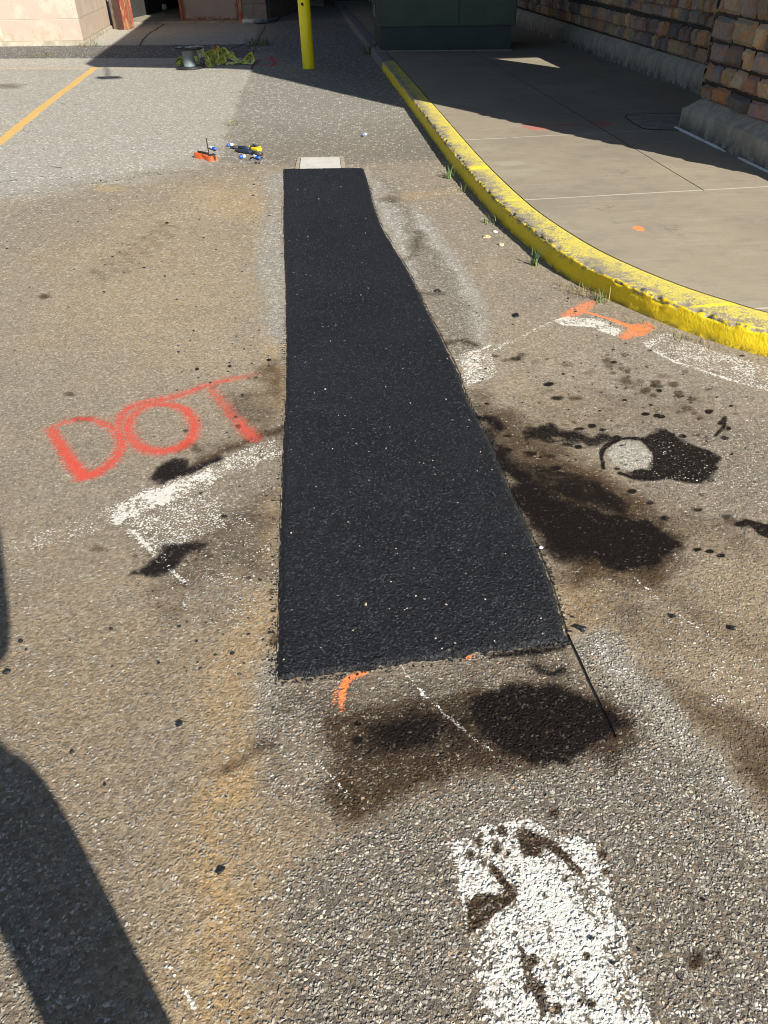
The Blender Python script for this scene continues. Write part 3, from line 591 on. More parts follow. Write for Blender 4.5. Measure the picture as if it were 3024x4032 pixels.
# ================================================================== KERB AND SIDEWALK
KZ = .112
inner_pts = [(-2.2, 42, 0), (-.82, 26.5, 0), (.35, 12.72, 0), (.66, 9.0, 0), (.80, 7.25, 0), (.89, 6.25, 0), (1.0, 5.35, 0), (1.09, 4.86, 0), (1.23, 4.34, 0), (1.37, 4.0, 0), (1.52, 3.72, 0), (1.67, 3.51, 0), (1.86, 3.30, 0), (2.4, 2.88, 0), (3.2, 2.5, 0), (4.5, 2.2, 0), (8, 2.0, 0), (14, 2.0, 0)]
IN = catmull(inner_pts, 40)
ia = np.array([(p.x, p.y) for p in IN]); idd = np.r_[0, np.cumsum(np.hypot(*np.diff(ia, axis=0).T))]
def kerb(name, y_hi, y_lo, step, mat, bottom_extra=0):
    s0 = np.interp(-y_hi, -ia[:, 1], idd); s1 = np.interp(-y_lo, -ia[:, 1], idd) if y_lo > 2.05 else idd[-1]
    ss_ = [s0]
    while ss_[-1] < s1:
        yy = np.interp(ss_[-1], idd, ia[:, 1]); ss_.append(min(s1, ss_[-1]+step*(1 if yy < 8 else 3 if yy < 13 else 30)*(1 if yy > 2.6 else 4)))
        if ss_[-1] == s1: break
    ss_ = np.array(ss_); px = np.interp(ss_, idd, ia[:, 0]); py = np.interp(ss_, idd, ia[:, 1])
    e = .05; tx = np.interp(ss_+e, idd, ia[:, 0])-np.interp(ss_-e, idd, ia[:, 0]); ty = np.interp(ss_+e, idd, ia[:, 1])-np.interp(ss_-e, idd, ia[:, 1])
    l = np.hypot(tx, ty)+1e-9; tx /= l; ty /= l; nx, ny = ty, -tx      # towards the road
    prof = [(.187, -.04), (.185, 0)]+[(.184-.008*t, KZ*.84*t) for t in np.linspace(.12, 1, 7)]+[(.176, KZ*.90), (.171, KZ*.955), (.163, KZ*.985), (.152, KZ*.998)]+[(a, KZ) for a in (.135, .115, .09, .065, .04, .018)]+[(.006, KZ-.001), (0, KZ-.006), (0, KZ-.06)]
    V = []; AT = []
    for j, (a, z) in enumerate(prof):
        rough_ = math.exp(-((j-10)/2.6)**2)
        big = fbm(ss_, ss_*0+j*.35, 3.3, 3, 51)
        chip = rough_*(np.maximum(0, fbm(ss_, ss_*0+j*.22, 26, 3, 60)+.10)*.046*(.6+1.6*np.maximum(0, big+.25)))
        if name == 'unpainted_kerb': chip = chip*.3
        lump = fbm(ss_, ss_*0+j*.6, 30, 2, 80)*.0045*(1 if 1 < j < 9 else .3)
        aa = a-chip*.9+lump; zz = z-chip*.8+(fbm(ss_, ss_*0+j*.5, 14, 2, 90)*.002 if 8 < j < 18 else 0)
        wav = .004*fbm(ss_, ss_*0, 1.5, 2, 5)*(j < 17)
        flare = .034*smooth(4.8, 4.25, py)*min(1, a/.16); X_ = px+nx*(aa+wav+flare); Y_ = py+ny*(aa+wav+flare)
        V.append(np.stack([X_, Y_, zz+0*ss_], 1)); AT.append(np.stack([np.full(len(ss_), j/20.), np.clip(chip/.016, 0, 1), np.full(len(ss_), max(0, min(1, z/KZ))), np.clip(1.2-abs(j-11)/6, 0, 1)+0*ss_], 1))
    V = np.stack(V, 1); AT = np.stack(AT, 1); a_, b_ = V.shape[:2]
    ii = np.arange(a_*b_).reshape(a_, b_); q = np.stack([ii[:-1, :-1], ii[:-1, 1:], ii[1:, 1:], ii[1:, :-1]], -1).reshape(-1, 4)
    me = numesh(name, V.reshape(-1, 3), q, {'k': AT.reshape(-1, 4)})
    o = mkobj(name, me, mat); return tag(o, kind='structure')
n = NM('kerb_paint'); k = n.attr('k'); kr, kg, kb = n.sep(k.outputs['Color'])[:3]; ka = k.outputs['Alpha']
nf = n.noise(95, 4, .65); nm_ = n.noise(14, 4, .6); nff = n.noise(240, 3)
yel = n.mix(n.ss(kr, .5, .62), n.mix(nm_, (.74, .52, .010), (.90, .66, .016)), n.mix(nm_, (.56, .46, .08), (.68, .57, .12))); yel = n.mix(n.ss(nff, .3, .7), yel, n.mix(1., yel, (1.08, 1.08, 1.1), 'MULTIPLY'))  # face painted warmer and brighter than the top to make up for shade
conc = n.mix(nf, (.20, .17, .12), (.36, .31, .23))
wear = n.add(n.add(n.mul(kg, .75), n.mul(ka, .42)), n.add(n.mul(n.sub(nf, .5), 1.5), n.mul(n.sub(nm_, .5), 1.3)))
top = n.ss(kr, .5, .62)
wear = n.add(wear, n.mul(top, n.add(.10, n.mul(n.ss(n.noise(2.5, 3), .4, .62), .18)))); wear = n.add(wear, n.mul(n.mul(n.sub(n.noise(210, 3, .7), .5), top), 1.6)); wear = n.sub(wear, n.mul(n.sub(1, top), .1))
y1 = n.seg(at(1640/SC+12, 530, KZ), at(1120, 425, KZ), .001)
col = n.mix(n.ss(wear, .34, .60), yel, conc)
# freshly painted joint strips
for a, b in (((1076/1.0, 434), (1130, 430)), ((1000, 366), (1052, 359)), ((905, 213), (945, 211)), ((985, 304), (1010, 303)), ((1515, 662), (1575, 655))):
    pa = at(a[0]-30, a[1]+1, KZ); pb = at(b[0]+20, b[1], KZ)
    col = n.mix(n.mul(n.mul(n.seg(pa, pb, .03 if a[0] != 1000 else .09), top), .9), col, (.80, .66, .05))
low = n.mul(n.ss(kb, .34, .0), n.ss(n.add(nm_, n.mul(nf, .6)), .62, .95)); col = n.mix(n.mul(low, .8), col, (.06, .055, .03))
spk = n.mul(n.ss(n.noise(60, 3, .7), .64, .72), n.sub(1, top)); col = n.mix(n.mul(spk, .7), col, (.10, .075, .03))
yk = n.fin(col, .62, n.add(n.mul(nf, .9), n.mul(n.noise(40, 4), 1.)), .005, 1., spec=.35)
n = NM('concrete_kerb'); nf = n.noise(80, 4, .65); col = n.mix(nf, (.14, .13, .115), (.24, .225, .20)); ck_ = n.fin(col, .9, nf, .003, 1.)
yend = at(843, 131, KZ).y
kerb('yellow_kerb', yend, -1, .011, yk); kerb('unpainted_kerb', 40, yend+.004, .011, ck_)

# sidewalk slab
ipo = [(p.x+.004, p.y) for p in IN[::6]]
bm = bmesh.new()
vs = [bm.verts.new((x_, y_, KZ-.002)) for x_, y_ in ipo]+[bm.verts.new((14, 42, KZ-.002))]
fce = bm.faces.new(vs); 
if fce.normal.z < 0: fce.normal_flip()
bmesh.ops.triangulate(bm, faces=[fce]); me = bpy.data.meshes.new('sidewalk'); bm.to_mesh(me); bm.free()
n = NM('sidewalk_concrete'); nb = n.noise(.9, 5, .6); nm_ = n.noise(7, 5, .65); nf = n.noise(130, 3, .6); stv = n.noise(1., 4, .6, vec=n.vmap((3, 22, 1), (0, 0, .05)))
col = n.mix(n.ss(nb, .3, .7), (.245, .204, .143), (.312, .262, .182)); col = n.mix(n.mul(n.ss(nm_, .45, .75), .4), col, (.175, .155, .125))
col = n.mix(n.mul(n.ss(stv, .5, .75), .42), col, (.38, .33, .25)); col = n.mix(n.mul(n.ss(n.noise(2.3, 6, .7), .5, .72), .38), col, (.185, .155, .115)); col = n.mix(n.mul(n.ss(n.noise(30, 5, .75), .56, .72), .3), col, (.17, .145, .11)); col = n.mix(1., col, n.mix(nf, (.78, .78, .78), (1.2, 1.2, 1.2)), 'MULTIPLY')
K = KZ
pa = at(1700/SC, 557/SC, K); pb = at(2271/SC, 527/SC, K); d = (pb-pa); j1 = (pa, pa+d*3)
pa = at(1940/SC, 792.5/SC, K); pb = at(3024/SC, 733/SC, K); d = (pb-pa); j2 = (pa, pa+d*2)
pa = at(1560, 671, K); pb = at(1659, 664, K); j3 = (pa-(pb-pa)*.5, pa+(pb-pa)*20)
for a, b in (j1, j2, j3): col = n.mix(n.mul(n.seg(a, b, .016, .004), n.ss(nm_, .2, .5, .35, .9)), col, (.50, .45, .35))
p0 = at(1882/SC, 212/SC, K); p1 = at(2770/SC, 747.5/SC, K); dd = (p0-p1); jl = n.seg(p1, p1+dd*2.5, .007, .003)
col = n.mix(jl, col, (.02, .018, .016))
pa = at(790, 22, K)
dark = n.mul(n.ss(n.noise(3.1, 3, .6), .64, .72), n.ss(n.noise(40, 3), .45, .6)); col = n.mix(n.mul(dark, .5), col, (.09, .08, .07))
def ellip(cx, cy, rx, ry, amp=.5):
    o = n.xyz(); a = n.math('POWER', n.mul(n.sub(o[0], cx), 1/rx), 2.); b = n.math('POWER', n.mul(n.sub(o[1], cy), 1/ry), 2.)
    return n.ss(n.add(n.add(a, b), n.mul(n.sub(n.noise(18, 3), .5), amp*4)), 1.15, .5)
for (px_, py_, rx, ry, c, k_) in ((1380, 493, .035, .05, (1, .25, .07), .95), (1150, 272, .11, .17, (.50, .05, .05), .36), (1298, 266, .11, .18, (.50, .05, .05), .36), (1215, 270, .2, .06, (.50, .05, .05), .36), (1168, 277, .09, .1, (.6, .1, .08), .36)):
    q = at(px_, py_, K); col = n.mix(n.mul(ellip(q.x, q.y, rx, ry), k_), col, c)
for (px_, py_, rx, ry, k_) in ((1100, 352, .13, .09, .6), (1030, 322, .2, .08, .4), (1120, 372, .2, .12, .3)):
    q = at(px_, py_, K); col = n.mix(n.mul(ellip(q.x, q.y, rx, ry, .4), k_*.6), col, (.38, .35, .27))
q = at(1105, 235, K)
hh = n.sub(n.add(n.mul(nf, .5), n.mul(stv, .5)), n.mul(jl, 3))
swm = n.fin(col, .88, hh, .0030, 1.)
tag(mkobj('sidewalk', me, swm), kind='structure')

# ================================================================== STONE SHOP ON THE RIGHT
sh_o = Vector((2.71, 7.42, 0)); e1 = Vector((.9964, .0847, 0)); e2 = Vector((-.0847, .9964, 0))
def fr(u_, v_, z=0): return sh_o+e1*u_+e2*v_+Vector((0, 0, z))
n = NM('stone'); a = n.attr('col'); nf = n.noise(34, 5, .65); nm_ = n.noise(9, 3, .6)
c = n.mix(n.ss(nm_, .42, .62), a.outputs['Color'], n.mix(1., a.outputs['Color'], (1.25, .95, .70), 'MULTIPLY'))
c = n.mix(1., c, n.mix(nf, (.45, .45, .45), (1.5, 1.5, 1.5)), 'MULTIPLY')
stone_m = n.fin(c, .9, n.add(n.mul(nf, 1.), n.mul(n.noise(90, 3), .4)), .012, 1.)
mortar = simple('mortar', (.05, .045, .04), .95, .4, 20, .004)
n = NM('plinth_concrete'); nf = n.noise(60, 4, .65); st_ = n.noise(3, 4, .6, vec=n.vmap((4, 4, .6))); z_ = n.xyz()[2]
c = n.mix(n.ss(st_, .35, .7), (.30, .265, .205), (.42, .385, .31)); c = n.mix(n.mul(n.ss(z_, .26, .10), n.ss(n.noise(9, 4, .7), .35, .6)), c, (.09, .08, .065))
c = n.mix(n.mul(n.ss(n.noise(26, 4, .7), .6, .68), .6), c, (.12, .105, .08)); c = n.mix(1., c, n.mix(nf, (.8, .8, .8), (1.15, 1.15, 1.15)), 'MULTIPLY')
plinth_m = n.fin(c, .9, nf, .004, 1.)
stucco = simple('stucco', (.42, .36, .27), .9, .15, 8, .002)
roofm = simple('roof_metal', (.10, .09, .08), .6, .2)
SCOL = [(x*1.55, y*1.55, z*1.55) for x, y, z in [(.21, .155, .11), (.25, .19, .13), (.27, .16, .09), (.18, .15, .125), (.125, .115, .11), (.24, .145, .115), (.20, .135, .12), (.29, .215, .135), (.17, .145, .135), (.31, .24, .165), (.235, .20, .155), (.15, .12, .11)]]
def stones(name, o, dx, nrm, length, z0, z1, parent, rs=1, hole=None, scale=1.):
    rnd = random.Random(rs); V = []; F = []; Cc = []
    z = z0
    while z < z1:
        h = rnd.uniform(.075, .15)*scale; x = -rnd.uniform(0, .1)
        drift = rnd.uniform(-.006, .006)
        while x < length:
            l = rnd.choice([rnd.uniform(.11, .19), rnd.uniform(.16, .30), rnd.uniform(.1, .15)])*scale
            a_, b_ = max(0, x), min(length, x+l); zz0, zz1 = z, min(z+h, z1)
            if b_-a_ > .04 and not (hole and a_ < hole[1] and b_ > hole[0] and zz1 > hole[2] and zz0 < hole[3]):
                g = .010; c0 = rnd.choice(SCOL); k = rnd.uniform(.7, 1.3); c0 = (c0[0]*k, c0[1]*k, c0[2]*k, 1)
                dep = rnd.uniform(.018, .042); NX, NZ = 11, 7; base = len(V); sd = rnd.random()*50
                tl = [rnd.uniform(-.010, .010) for _ in range(4)]
                for j in range(NZ):
                    for i in range(NX):
                        s_, t = i/(NX-1), j/(NZ-1)
                        xx = a_+g+(b_-a_-2*g)*s_; zz = zz0+g+(zz1-zz0-2*g)*t+(tl[0]*(1-s_)+tl[1]*s_)*(1 if j else .3)
                        ex = min(s_, 1-s_)*(b_-a_); ez = min(t, 1-t)*h
                        e_ = min(1, min(ex, ez)/.016); prof_ = e_**.6
                        nn = mn.noise(Vector((xx*14, zz*14, sd)))*.016+abs(mn.noise(Vector((xx*26, zz*30, sd))))*.018+(s_-.5)*tl[2]*1.5+(t-.5)*tl[3]*2
                        rnd_in = .007*(1-min(1, ex/.03))*(1-min(1, ez/.03))
                        d_ = dep*prof_+nn*prof_-.006
                        cx_ = (a_+b_)/2; cz_ = (zz0+zz1)/2
                        xx += (cx_-xx)*rnd_in*4+mn.noise(Vector((zz*22, sd, 0)))*.006*(1 if i in (0, NX-1) else 0); zz += (cz_-zz)*rnd_in*5+mn.noise(Vector((xx*20, sd, 5)))*.007*(1 if j in (0, NZ-1) else 0)
                        p = o+dx*xx+nrm*d_; V.append((p.x, p.y, zz+x*0+drift*xx)); Cc.append(c0)
                for j in range(NZ-1):
                    for i in range(NX-1):
                        q = base+j*NX+i; F.append((q, q+1, q+NX+1, q+NX))
            x += l
        z += h
    F = np.array(F)
    if (dx.cross(Vector((0, 0, 1)))).dot(nrm) < 0: F = F[:, ::-1].copy()
    me = numesh(name, np.array(V), F, {'col': np.array(Cc)}, False)
    return mkobj(name, me, stone_m, parent)
shop = empty('stone_building', (sh_o.x, sh_o.y, 0)); tag(shop, 'shop with rough brown stone walls on a pale concrete plinth, right of the sidewalk', 'building')
def ch(o): o.parent = shop; o.matrix_parent_inverse = Matrix.Translation(-Vector((sh_o.x, sh_o.y, 0))); return o
def fprism(mb, pts, z0, z1): return mb.prism([fr(*p) for p in pts], z0, z1)
# plinths: a profile run along v
def plinth(name, u0, v0, v1, ztop, zarr, dpt, endcap=True, slant=.1):
    m = MB(); bmx = m.bm; secs = []
    N = max(2, int(abs(v1-v0)/.15))
    for i in range(N+1):
        v = v0+(v1-v0)*i/N; e_ = slant if (i == 0 and endcap) else 0
        prof = [(u0-.004, KZ-.03), (u0, KZ+.02), (u0+.004, zarr-.015), (u0+.012, zarr), (u0+dpt, ztop), (u0+dpt+.5, ztop), (u0+dpt+.5, KZ-.03)]
        sec = []
        for j, (uu_, zz_) in enumerate(prof):
            vv = v-(e_*1.0 if j in (4, 5) else e_*.35 if j == 3 else 0)*(1 if v1 < v0 else -1)
            jj = 0.003*mn.noise(Vector((v*6, j*3.1, 1))) if 0 < j < 4 else 0
            sec.append(bmx.verts.new(fr(uu_+jj, vv, zz_+jj)))
        secs.append(sec)
    for a_, b_ in zip(secs, secs[1:]):
        for j in range(len(a_)): bmx.faces.new((a_[j], a_[(j+1) % len(a_)], b_[(j+1) % len(a_)], b_[j]))
    bmx.faces.new(secs[0]); bmx.faces.new(secs[-1])
    return ch(m.build(name, plinth_m))
plinth('pier_plinth', 0, 0, -3.0, .36, .285, .125)
plinth('wall_plinth', .905, .35, 17, .36, .30, .07, False)
# walls
ch(fprism(MB(), [(.145, -2.13), (1.3, -2.13), (1.3, -.03), (.145, -.03)], .34, 5.3).build('pier', mortar))
zs = .345
ch(stones('pier_stones', fr(.13, -.06), -e2, -e1, 2.08, zs, 2.3, None, 4, scale=1.45))
ch(stones('pier_end_stones', fr(.13, -2.14), e1, -e2, 1.2, zs, 2.3, None, 9, scale=1.2))
ch(stones('pier_end_stones', fr(.12, -.01), e1, e2, .9, zs, 2.3, None, 19, scale=1.12))
ch(stones('wall_stones', fr(.99, -.02), e2, -e1, 16.5, zs, 1.27, None, 5, scale=1.25))
W0, W1, WZ0, WZ1 = 1.82, 3.25, 1.28, 2.60
m = MB()
fprism(m, [(1.0, -.03), (1.2, -.03), (1.2, W0), (1.0, W0)], .34, 5.3); fprism(m, [(1.0, W1), (1.2, W1), (1.2, 17), (1.0, 17)], .34, 5.3)
fprism(m, [(1.001, W0), (1.199, W0), (1.199, W1), (1.001, W1)], .34, WZ0); fprism(m, [(1.001, W0), (1.199, W0), (1.199, W1), (1.001, W1)], WZ1, 5.3)
ch(m.build('wall', mortar))
m = MB(); fprism(m, [(1.05, W0+.13), (1.1, W0+.13), (1.1, W0+.16), (1.05, W0+.16)], WZ0, WZ1); ch(m.build('window_mullion', simple('dark_mullion', (.04, .04, .04), .4))); m = MB()
for a_, b_ in ((W0, W0+.02), (W1-.02, W1)): fprism(m, [(1.04, a_), (1.12, a_), (1.12, b_), (1.04, b_)], WZ0, WZ1)
ch(m.build('window_frame', simple('dark_frame', (.04, .04, .04), .4)))
# end wall with an opening shaped to pass sunlight, roof with its long eave
m = MB(); E0, E1_, EZ0, EZ1 = 2.7, 4.05, 3.5, 4.97
fprism(m, [(1.3, -2.15), (E0, -2.15), (E0, -2.0), (1.3, -2.0)], 0, 5.3); fprism(m, [(E1_, -2.15), (11, -2.15), (11, -2.0), (E1_, -2.0)], 0, 5.3)
fprism(m, [(E0, -2.145), (E1_, -2.145), (E1_, -2.005), (E0, -2.005)], 0, EZ0); fprism(m, [(E0, -2.145), (E1_, -2.145), (E1_, -2.005), (E0, -2.005)], EZ1, 5.3)
ch(m.build('end_wall', stucco))
m = MB(); roofp = [(3.55, 5.06), (3.43, 5.24), (3.05, 5.50), (2.63, 5.77), (1.5, 6.12), (.45, 6.44), (-.48, 14.96), (-1.6, 25), (-1.6, 34), (14, 34), (14, 5.06)]
m.prism(roofp, 5.3, 5.62); ch(m.build('roof', roofm))
m = MB(); m.tube([(.62, 6.5, 5.36), (.8, 5.9, 5.30), (.87, 5.42, 5.2)], .02); m.box((.87, 5.42, 5.16), (.32, .13, .14), bev=.03)  # unseen arm and box added under the eave to cast a shadow blob
ch(m.build('blob_shadow_caster', roofm))
# pale bead of caulk at the foot of the pier plinth
m = MB(); m.tube([fr(-.016, v, KZ+.004) for v in np.linspace(.02, -.95, 14)], [.013]*12+[.009, .004], 6)
m.tube([fr(-.014, v, KZ+.004) for v in np.linspace(-1.15, -2.4, 14)], [.005]+[.011]*13, 6)
ch(m.build('caulk_strip', simple('caulk', (.62, .62, .60), .6, .15)))

# ---- rounded meter lid in the sidewalk by the pier
q = atl([(1355, 248), (1352, 253), (1366, 264), (1386, 276), (1400, 279), (1462, 281), (1500, 282), (1510, 244), (1480, 245), (1400, 246)], KZ)
m = MB(); m.prism([(p.x, p.y) for p in q], KZ-.004, KZ+.002); lid = m.build('sidewalk_lid', simple('lid_concrete', (.27, .24, .195), .9, .25, 12, .002))
tag(lid, 'flush concrete lid with rounded corners in the sidewalk by the stone pier', 'access lid')
m = MB(); cpts = [Vector((p.x, p.y, KZ)) for p in q]; m.tube([p+(Vector((2.8, 7.8, KZ))-p)*-.012 for p in cpts+[cpts[0]]], .004, 6)
j = m.build('joint', simple('joint_dark', (.02, .02, .018), .9)); j.parent = lid

# ================================================================== GREEN TRANSFORMER CABINET
gm = simple('cabinet_green', (.020, .050, .040), .42, .25, 3, .0006, spec=.5)
gd = simple('cabinet_green_dark', (.012, .032, .034), .5, .2, 3, .0006)
a = Vector((.18, 13.73, 0)); b = Vector((2.12, 13.34, 0)); ex = (b-a).normalized(); W = (b-a).length; ey = Vector((-.05, 1, 0)).normalized()
box = empty('utility_cabinet', a); tag(box, 'big dark green metal utility cabinet standing on the sidewalk behind the yellow kerb', 'utility cabinet')
def cb(o): o.parent = box; o.matrix_parent_inverse = Matrix.Translation(-a); return o
def quad(u0, u1, v0, v1): return [a+ex*u0+ey*v0, a+ex*u1+ey*v0, a+ex*u1+ey*v1, a+ex*u0+ey*v1]
cb(MB().prism(quad(-.02, W+.02, -.02, 1.5), KZ-.05, KZ+.012).build('pad', simple('pad', (.25, .23, .19), .9)))
cb(MB().prism(quad(0, W, 0, 1.45), KZ+.012, .425, .006).build('base', gd))
mx = W*.603
cb(MB().prism(quad(-.035, W+.055, -.02, 1.48), .43, 1.62, .01).build('body', gm))
for u0, u1 in ((.0, mx-.008), (mx+.008, W+.035)):
    d_ = MB(); d_.prism([p for p in quad(u0, u1, -.045, -.021)], .445, 1.55, .006); cb(d_.build('door', gm))
lid_ = MB(); lid_.prism(quad(-.06, W+.08, -.06, 1.52), 1.622, 1.70, .02); cb(lid_.build('lid', gm))
m = MB(); m.box(a+ex*-.05+ey*.35+Vector((0, 0, .62)), (.02, .09, .16), bev=.004); m.box(a+ex*-.065+ey*.35+Vector((0, 0, .60)), (.02, .03, .07), bev=.004); cb(m.build('latch', simple('latch', (.16, .18, .18), .4, metal=.5)))

# ================================================================== YELLOW BOLLARD
by_ = simple('bollard_yellow', (.97, .80, .004), .38, .06, 4, .0004, spec=.5, dirt=((.45, .33, .02), .35))
bp0 = at(667, 147.5); bol = empty('bollard', bp0); tag(bol, 'tall yellow bollard standing in the shaded asphalt between the spool and the green cabinet', 'bollard')
m = MB(); R_ = .088; m.lathe([(R_+.002, -.05), (R_+.001, .02), (R_, .05), (R_, 1.08), (R_*.96, 1.12), (R_*.8, 1.16), (R_*.5, 1.19), (.01, 1.2)], seg=40)
s_ = m.build('post', by_, bol, True)
m = MB(); m.box((-.0, -R_-.001, .30), (.035, .006, .045), bev=.003); m.build('drip', by_, bol)
m = MB(); m.box((-.02, -R_-.0005, .80), (.035, .004, .03), bev=.002); m.box((-.012, -R_-.001, .785), (.02, .004, .02), bev=.002); m.build('chip', simple('chip', (.06, .03, .015), .9), bol)
bol.rotation_euler = (0, 0, 0)

# ================================================================== PINK BLOCK BUILDING ON THE LEFT, GARAGE BEHIND
def blockwall(n_, ux, c1, c2, joint, bw=.62, bh=.355, z0=0.):
    n = NM(n_)
    uo = n.xyz(); sx = n.add(n.mul(uo[0], ux[0]), n.mul(uo[1], ux[1])); row = n.math('FLOOR', n.mul(n.sub(uo[2], z0), 1/bh))
    fz = n.math('FRACT', n.mul(n.sub(uo[2], z0), 1/bh)); sxx = n.add(n.mul(sx, 1/bw), n.mul(row, .5)); fx = n.math('FRACT', n.add(sxx, 100.)); cell = n.math('FLOOR', sxx)
    jz = n.ss(n.math('ABSOLUTE', n.sub(fz, .5)), .5-.020, .5-.008); jx = n.ss(n.math('ABSOLUTE', n.sub(fx, .5)), .5-.012, .5-.005)
    j = n.math('MAXIMUM', jz, jx)
    wv = n.t.nodes.new('ShaderNodeTexWhiteNoise'); wv.noise_dimensions = '2D'; cmb = n.t.nodes.new('ShaderNodeCombineXYZ'); n.set(cmb.inputs[0], cell); n.set(cmb.inputs[1], row); n.set(wv.inputs['Vector'], cmb.outputs[0])
    c = n.mix(n.ss(n.add(n.noise(3.5, 4, .6), n.mul(n.sub(wv.outputs[0], .5), .25)), .38, .6), c1, c2)
    c = n.mix(1., c, n.mix(n.noise(50, 3), (.88, .88, .88), (1.1, 1.1, 1.1)), 'MULTIPLY')
    c = n.mix(n.mul(n.ss(uo[2], .5, .0), n.ss(n.noise(6, 4, .7), .45, .7)), c, (.35, .29, .2))
    c = n.mix(n.mul(j, .8), c, joint)
    return n.fin(c, .9, n.sub(n.mul(n.noise(70, 3), .4), n.mul(j, 1.)), .006, 1.)
pc = at(182, 97); pl = at(-60, 100.5); pl.y = max(pl.y, pc.y+.1); pr = at(243, 60)
dl = (pl-pc).normalized(); dr = (pr-pc).normalized()
pk = empty('block_building', pc); tag(pk, 'pink painted block building corner in full sun at the far left', 'building')
def cp(o): o.parent = pk; o.matrix_parent_inverse = Matrix.Translation(-pc); return o
pkF = blockwall('pink_front', (dl.x, dl.y), (.50, .43, .34), (.47, .36, .285), (.60, .52, .40), .62, .355, .07); pkR = blockwall('pink_side', (dr.x, dr.y), (.50, .42, .33), (.46, .36, .28), (.40, .33, .25), .62, .355, .07)
th = .25
nF = Vector((dl.y, -dl.x, 0)); nF = nF if nF.y < 0 else -nF; nR = Vector((dr.y, -dr.x, 0)); nR = nR if nR.x > 0 else -nR
m = MB(); m.prism([pc, pc+dl*9, pc+dl*9-nF*th, pc-nF*th-nR*.1], 0, 4.2); cp(m.build('front_wall', pkF))
cp(MB().prism([pc+nR*.002, pr, pr-nR*th, pc+dl*.3-nF*.02], .001, 4.19).build('side_wall', pkR))
ft = simple('footing', (.42, .37, .28), .9, .3, 6, .003)
cp(MB().prism([pc+nF*.10+nR*.06, pc+dl*9+nF*.10, pc+dl*9+nF*.002, pc+nF*.002], 0, .075, .01).build('footing', ft))
cp(MB().prism([pc+nF*.10+nR*.06, pc+nR*.003, pr+nR*.003, pr+nR*.05], 0, .06, .01).build('footing', ft))
cp(MB().prism([pc+nR*.15+nF*.15, pc+dl*9+nF*.15, pc+dl*9-nF*6, pr-nF*2+nR*.05, pr+nR*.15], 4.2, 4.4).build('roof', roofm))
# rusty door post and the grimy jamb
rust = NM('rust'); nf = rust.noise(9, 5, .7); rc = rust.ramp(rust.noise(2.4, 5, .7, vec=rust.vmap((3, 3, .8))), [(.3, (.30, .10, .035)), (.45, (.42, .25, .12)), (.55, (.30, .035, .02)), (.7, (.52, .38, .20))]); rust = rust.fin(rc, .85, nf, .004, 1.)
grime = simple('grimy_jamb', (.19, .145, .11), .8, .35, 5, .002)
p1 = at(246, 63); p2 = at(268, 64); p3 = at(280, 64.5); p4 = at(290, 57)
jm = MB(); jm.prism([(p1.x, p1.y), (p2.x, p2.y), (p2.x+.05, p2.y+.5), (p1.x-.1, p1.y+.5)], 0, 3.2, .01); cp(jm.build('jamb', grime))
jm = MB(); jm.prism([(p2.x+.002, p2.y-.01), (p3.x, p3.y), (p4.x, p4.y), (p2.x+.1, p2.y+.6)], .0, 3.2, .01); cp(jm.build('rusty_post', rust))
jm = MB(); jm.prism([(p2.x-.10, p2.y-.02), (p2.x+.001, p2.y-.03), (p2.x+.01, p2.y), (p2.x-.09, p2.y)], 0, 3.2); cp(jm.build('rust_strip', simple('rust_dark', (.05, .015, .012), .8)))

gr = empty('garage', at(400, 49)); tag(gr, 'open garage bay in shade with a concrete floor and dark inside, behind the spool', 'garage')
g0 = at(400, 49)
def cg(o): o.parent = gr; o.matrix_parent_inverse = Matrix.Translation(-g0); return o
gl = at(291, 50); g1 = at(397, 47.5); g2 = at(521, 47); g3 = at(525, 49); g4 = at(578, 48.5); gn = Vector((.15, 1, 0)).normalized()
cg(MB().prism([gl+Vector((-.5, 0, 0)), g4+Vector((0, .05, 0)), g4+gn*9, gl+gn*9+Vector((-.5, 0, 0))], -.02, .035).build('floor', simple('garage_floor', (.30, .26, .19), .85, .25, 5, .002, dirt=((.1, .085, .06), .7))))
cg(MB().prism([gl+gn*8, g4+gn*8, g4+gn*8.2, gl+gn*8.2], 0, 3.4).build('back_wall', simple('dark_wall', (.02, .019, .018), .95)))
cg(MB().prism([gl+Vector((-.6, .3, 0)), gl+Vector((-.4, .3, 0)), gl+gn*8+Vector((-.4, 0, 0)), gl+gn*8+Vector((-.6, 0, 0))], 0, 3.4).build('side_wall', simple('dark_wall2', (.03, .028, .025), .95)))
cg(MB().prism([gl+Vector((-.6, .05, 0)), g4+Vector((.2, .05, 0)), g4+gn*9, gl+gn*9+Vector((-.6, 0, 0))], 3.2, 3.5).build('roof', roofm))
dm = NM('rusty_white_door'); ox = dm.xyz(); rel = dm.sub(ox[0], g1.x); wdt = g2.x-g1.x
edge_ = dm.math('MINIMUM', dm.math('MINIMUM', rel, dm.sub(wdt, rel)), dm.mul(ox[2], 1.)); rr_ = dm.ss(dm.add(edge_, dm.mul(dm.sub(dm.noise(7, 5, .7), .5), .35)), .12, .02)
dc = dm.mix(rr_, dm.mix(dm.noise(3, 4), (.24, .20, .175), (.30, .26, .23)), dm.mix(dm.noise(12, 3), (.07, .03, .015), (.24, .09, .03))); dmat = dm.fin(dc, .7, dm.noise(30, 3), .002, 1.)
cg(MB().prism([g1, g2, g2+gn*.06, g1+gn*.06], .03, 3.1, .01).build('door_panel', dmat))
cg(MB().prism([g1-Vector((.06, -.02, 0)), g1+Vector((-.002, 0, 0)), g1+gn*.1, g1+gn*.1-Vector((.06, 0, 0))], .03, 3.1).build('door_edge', rust))
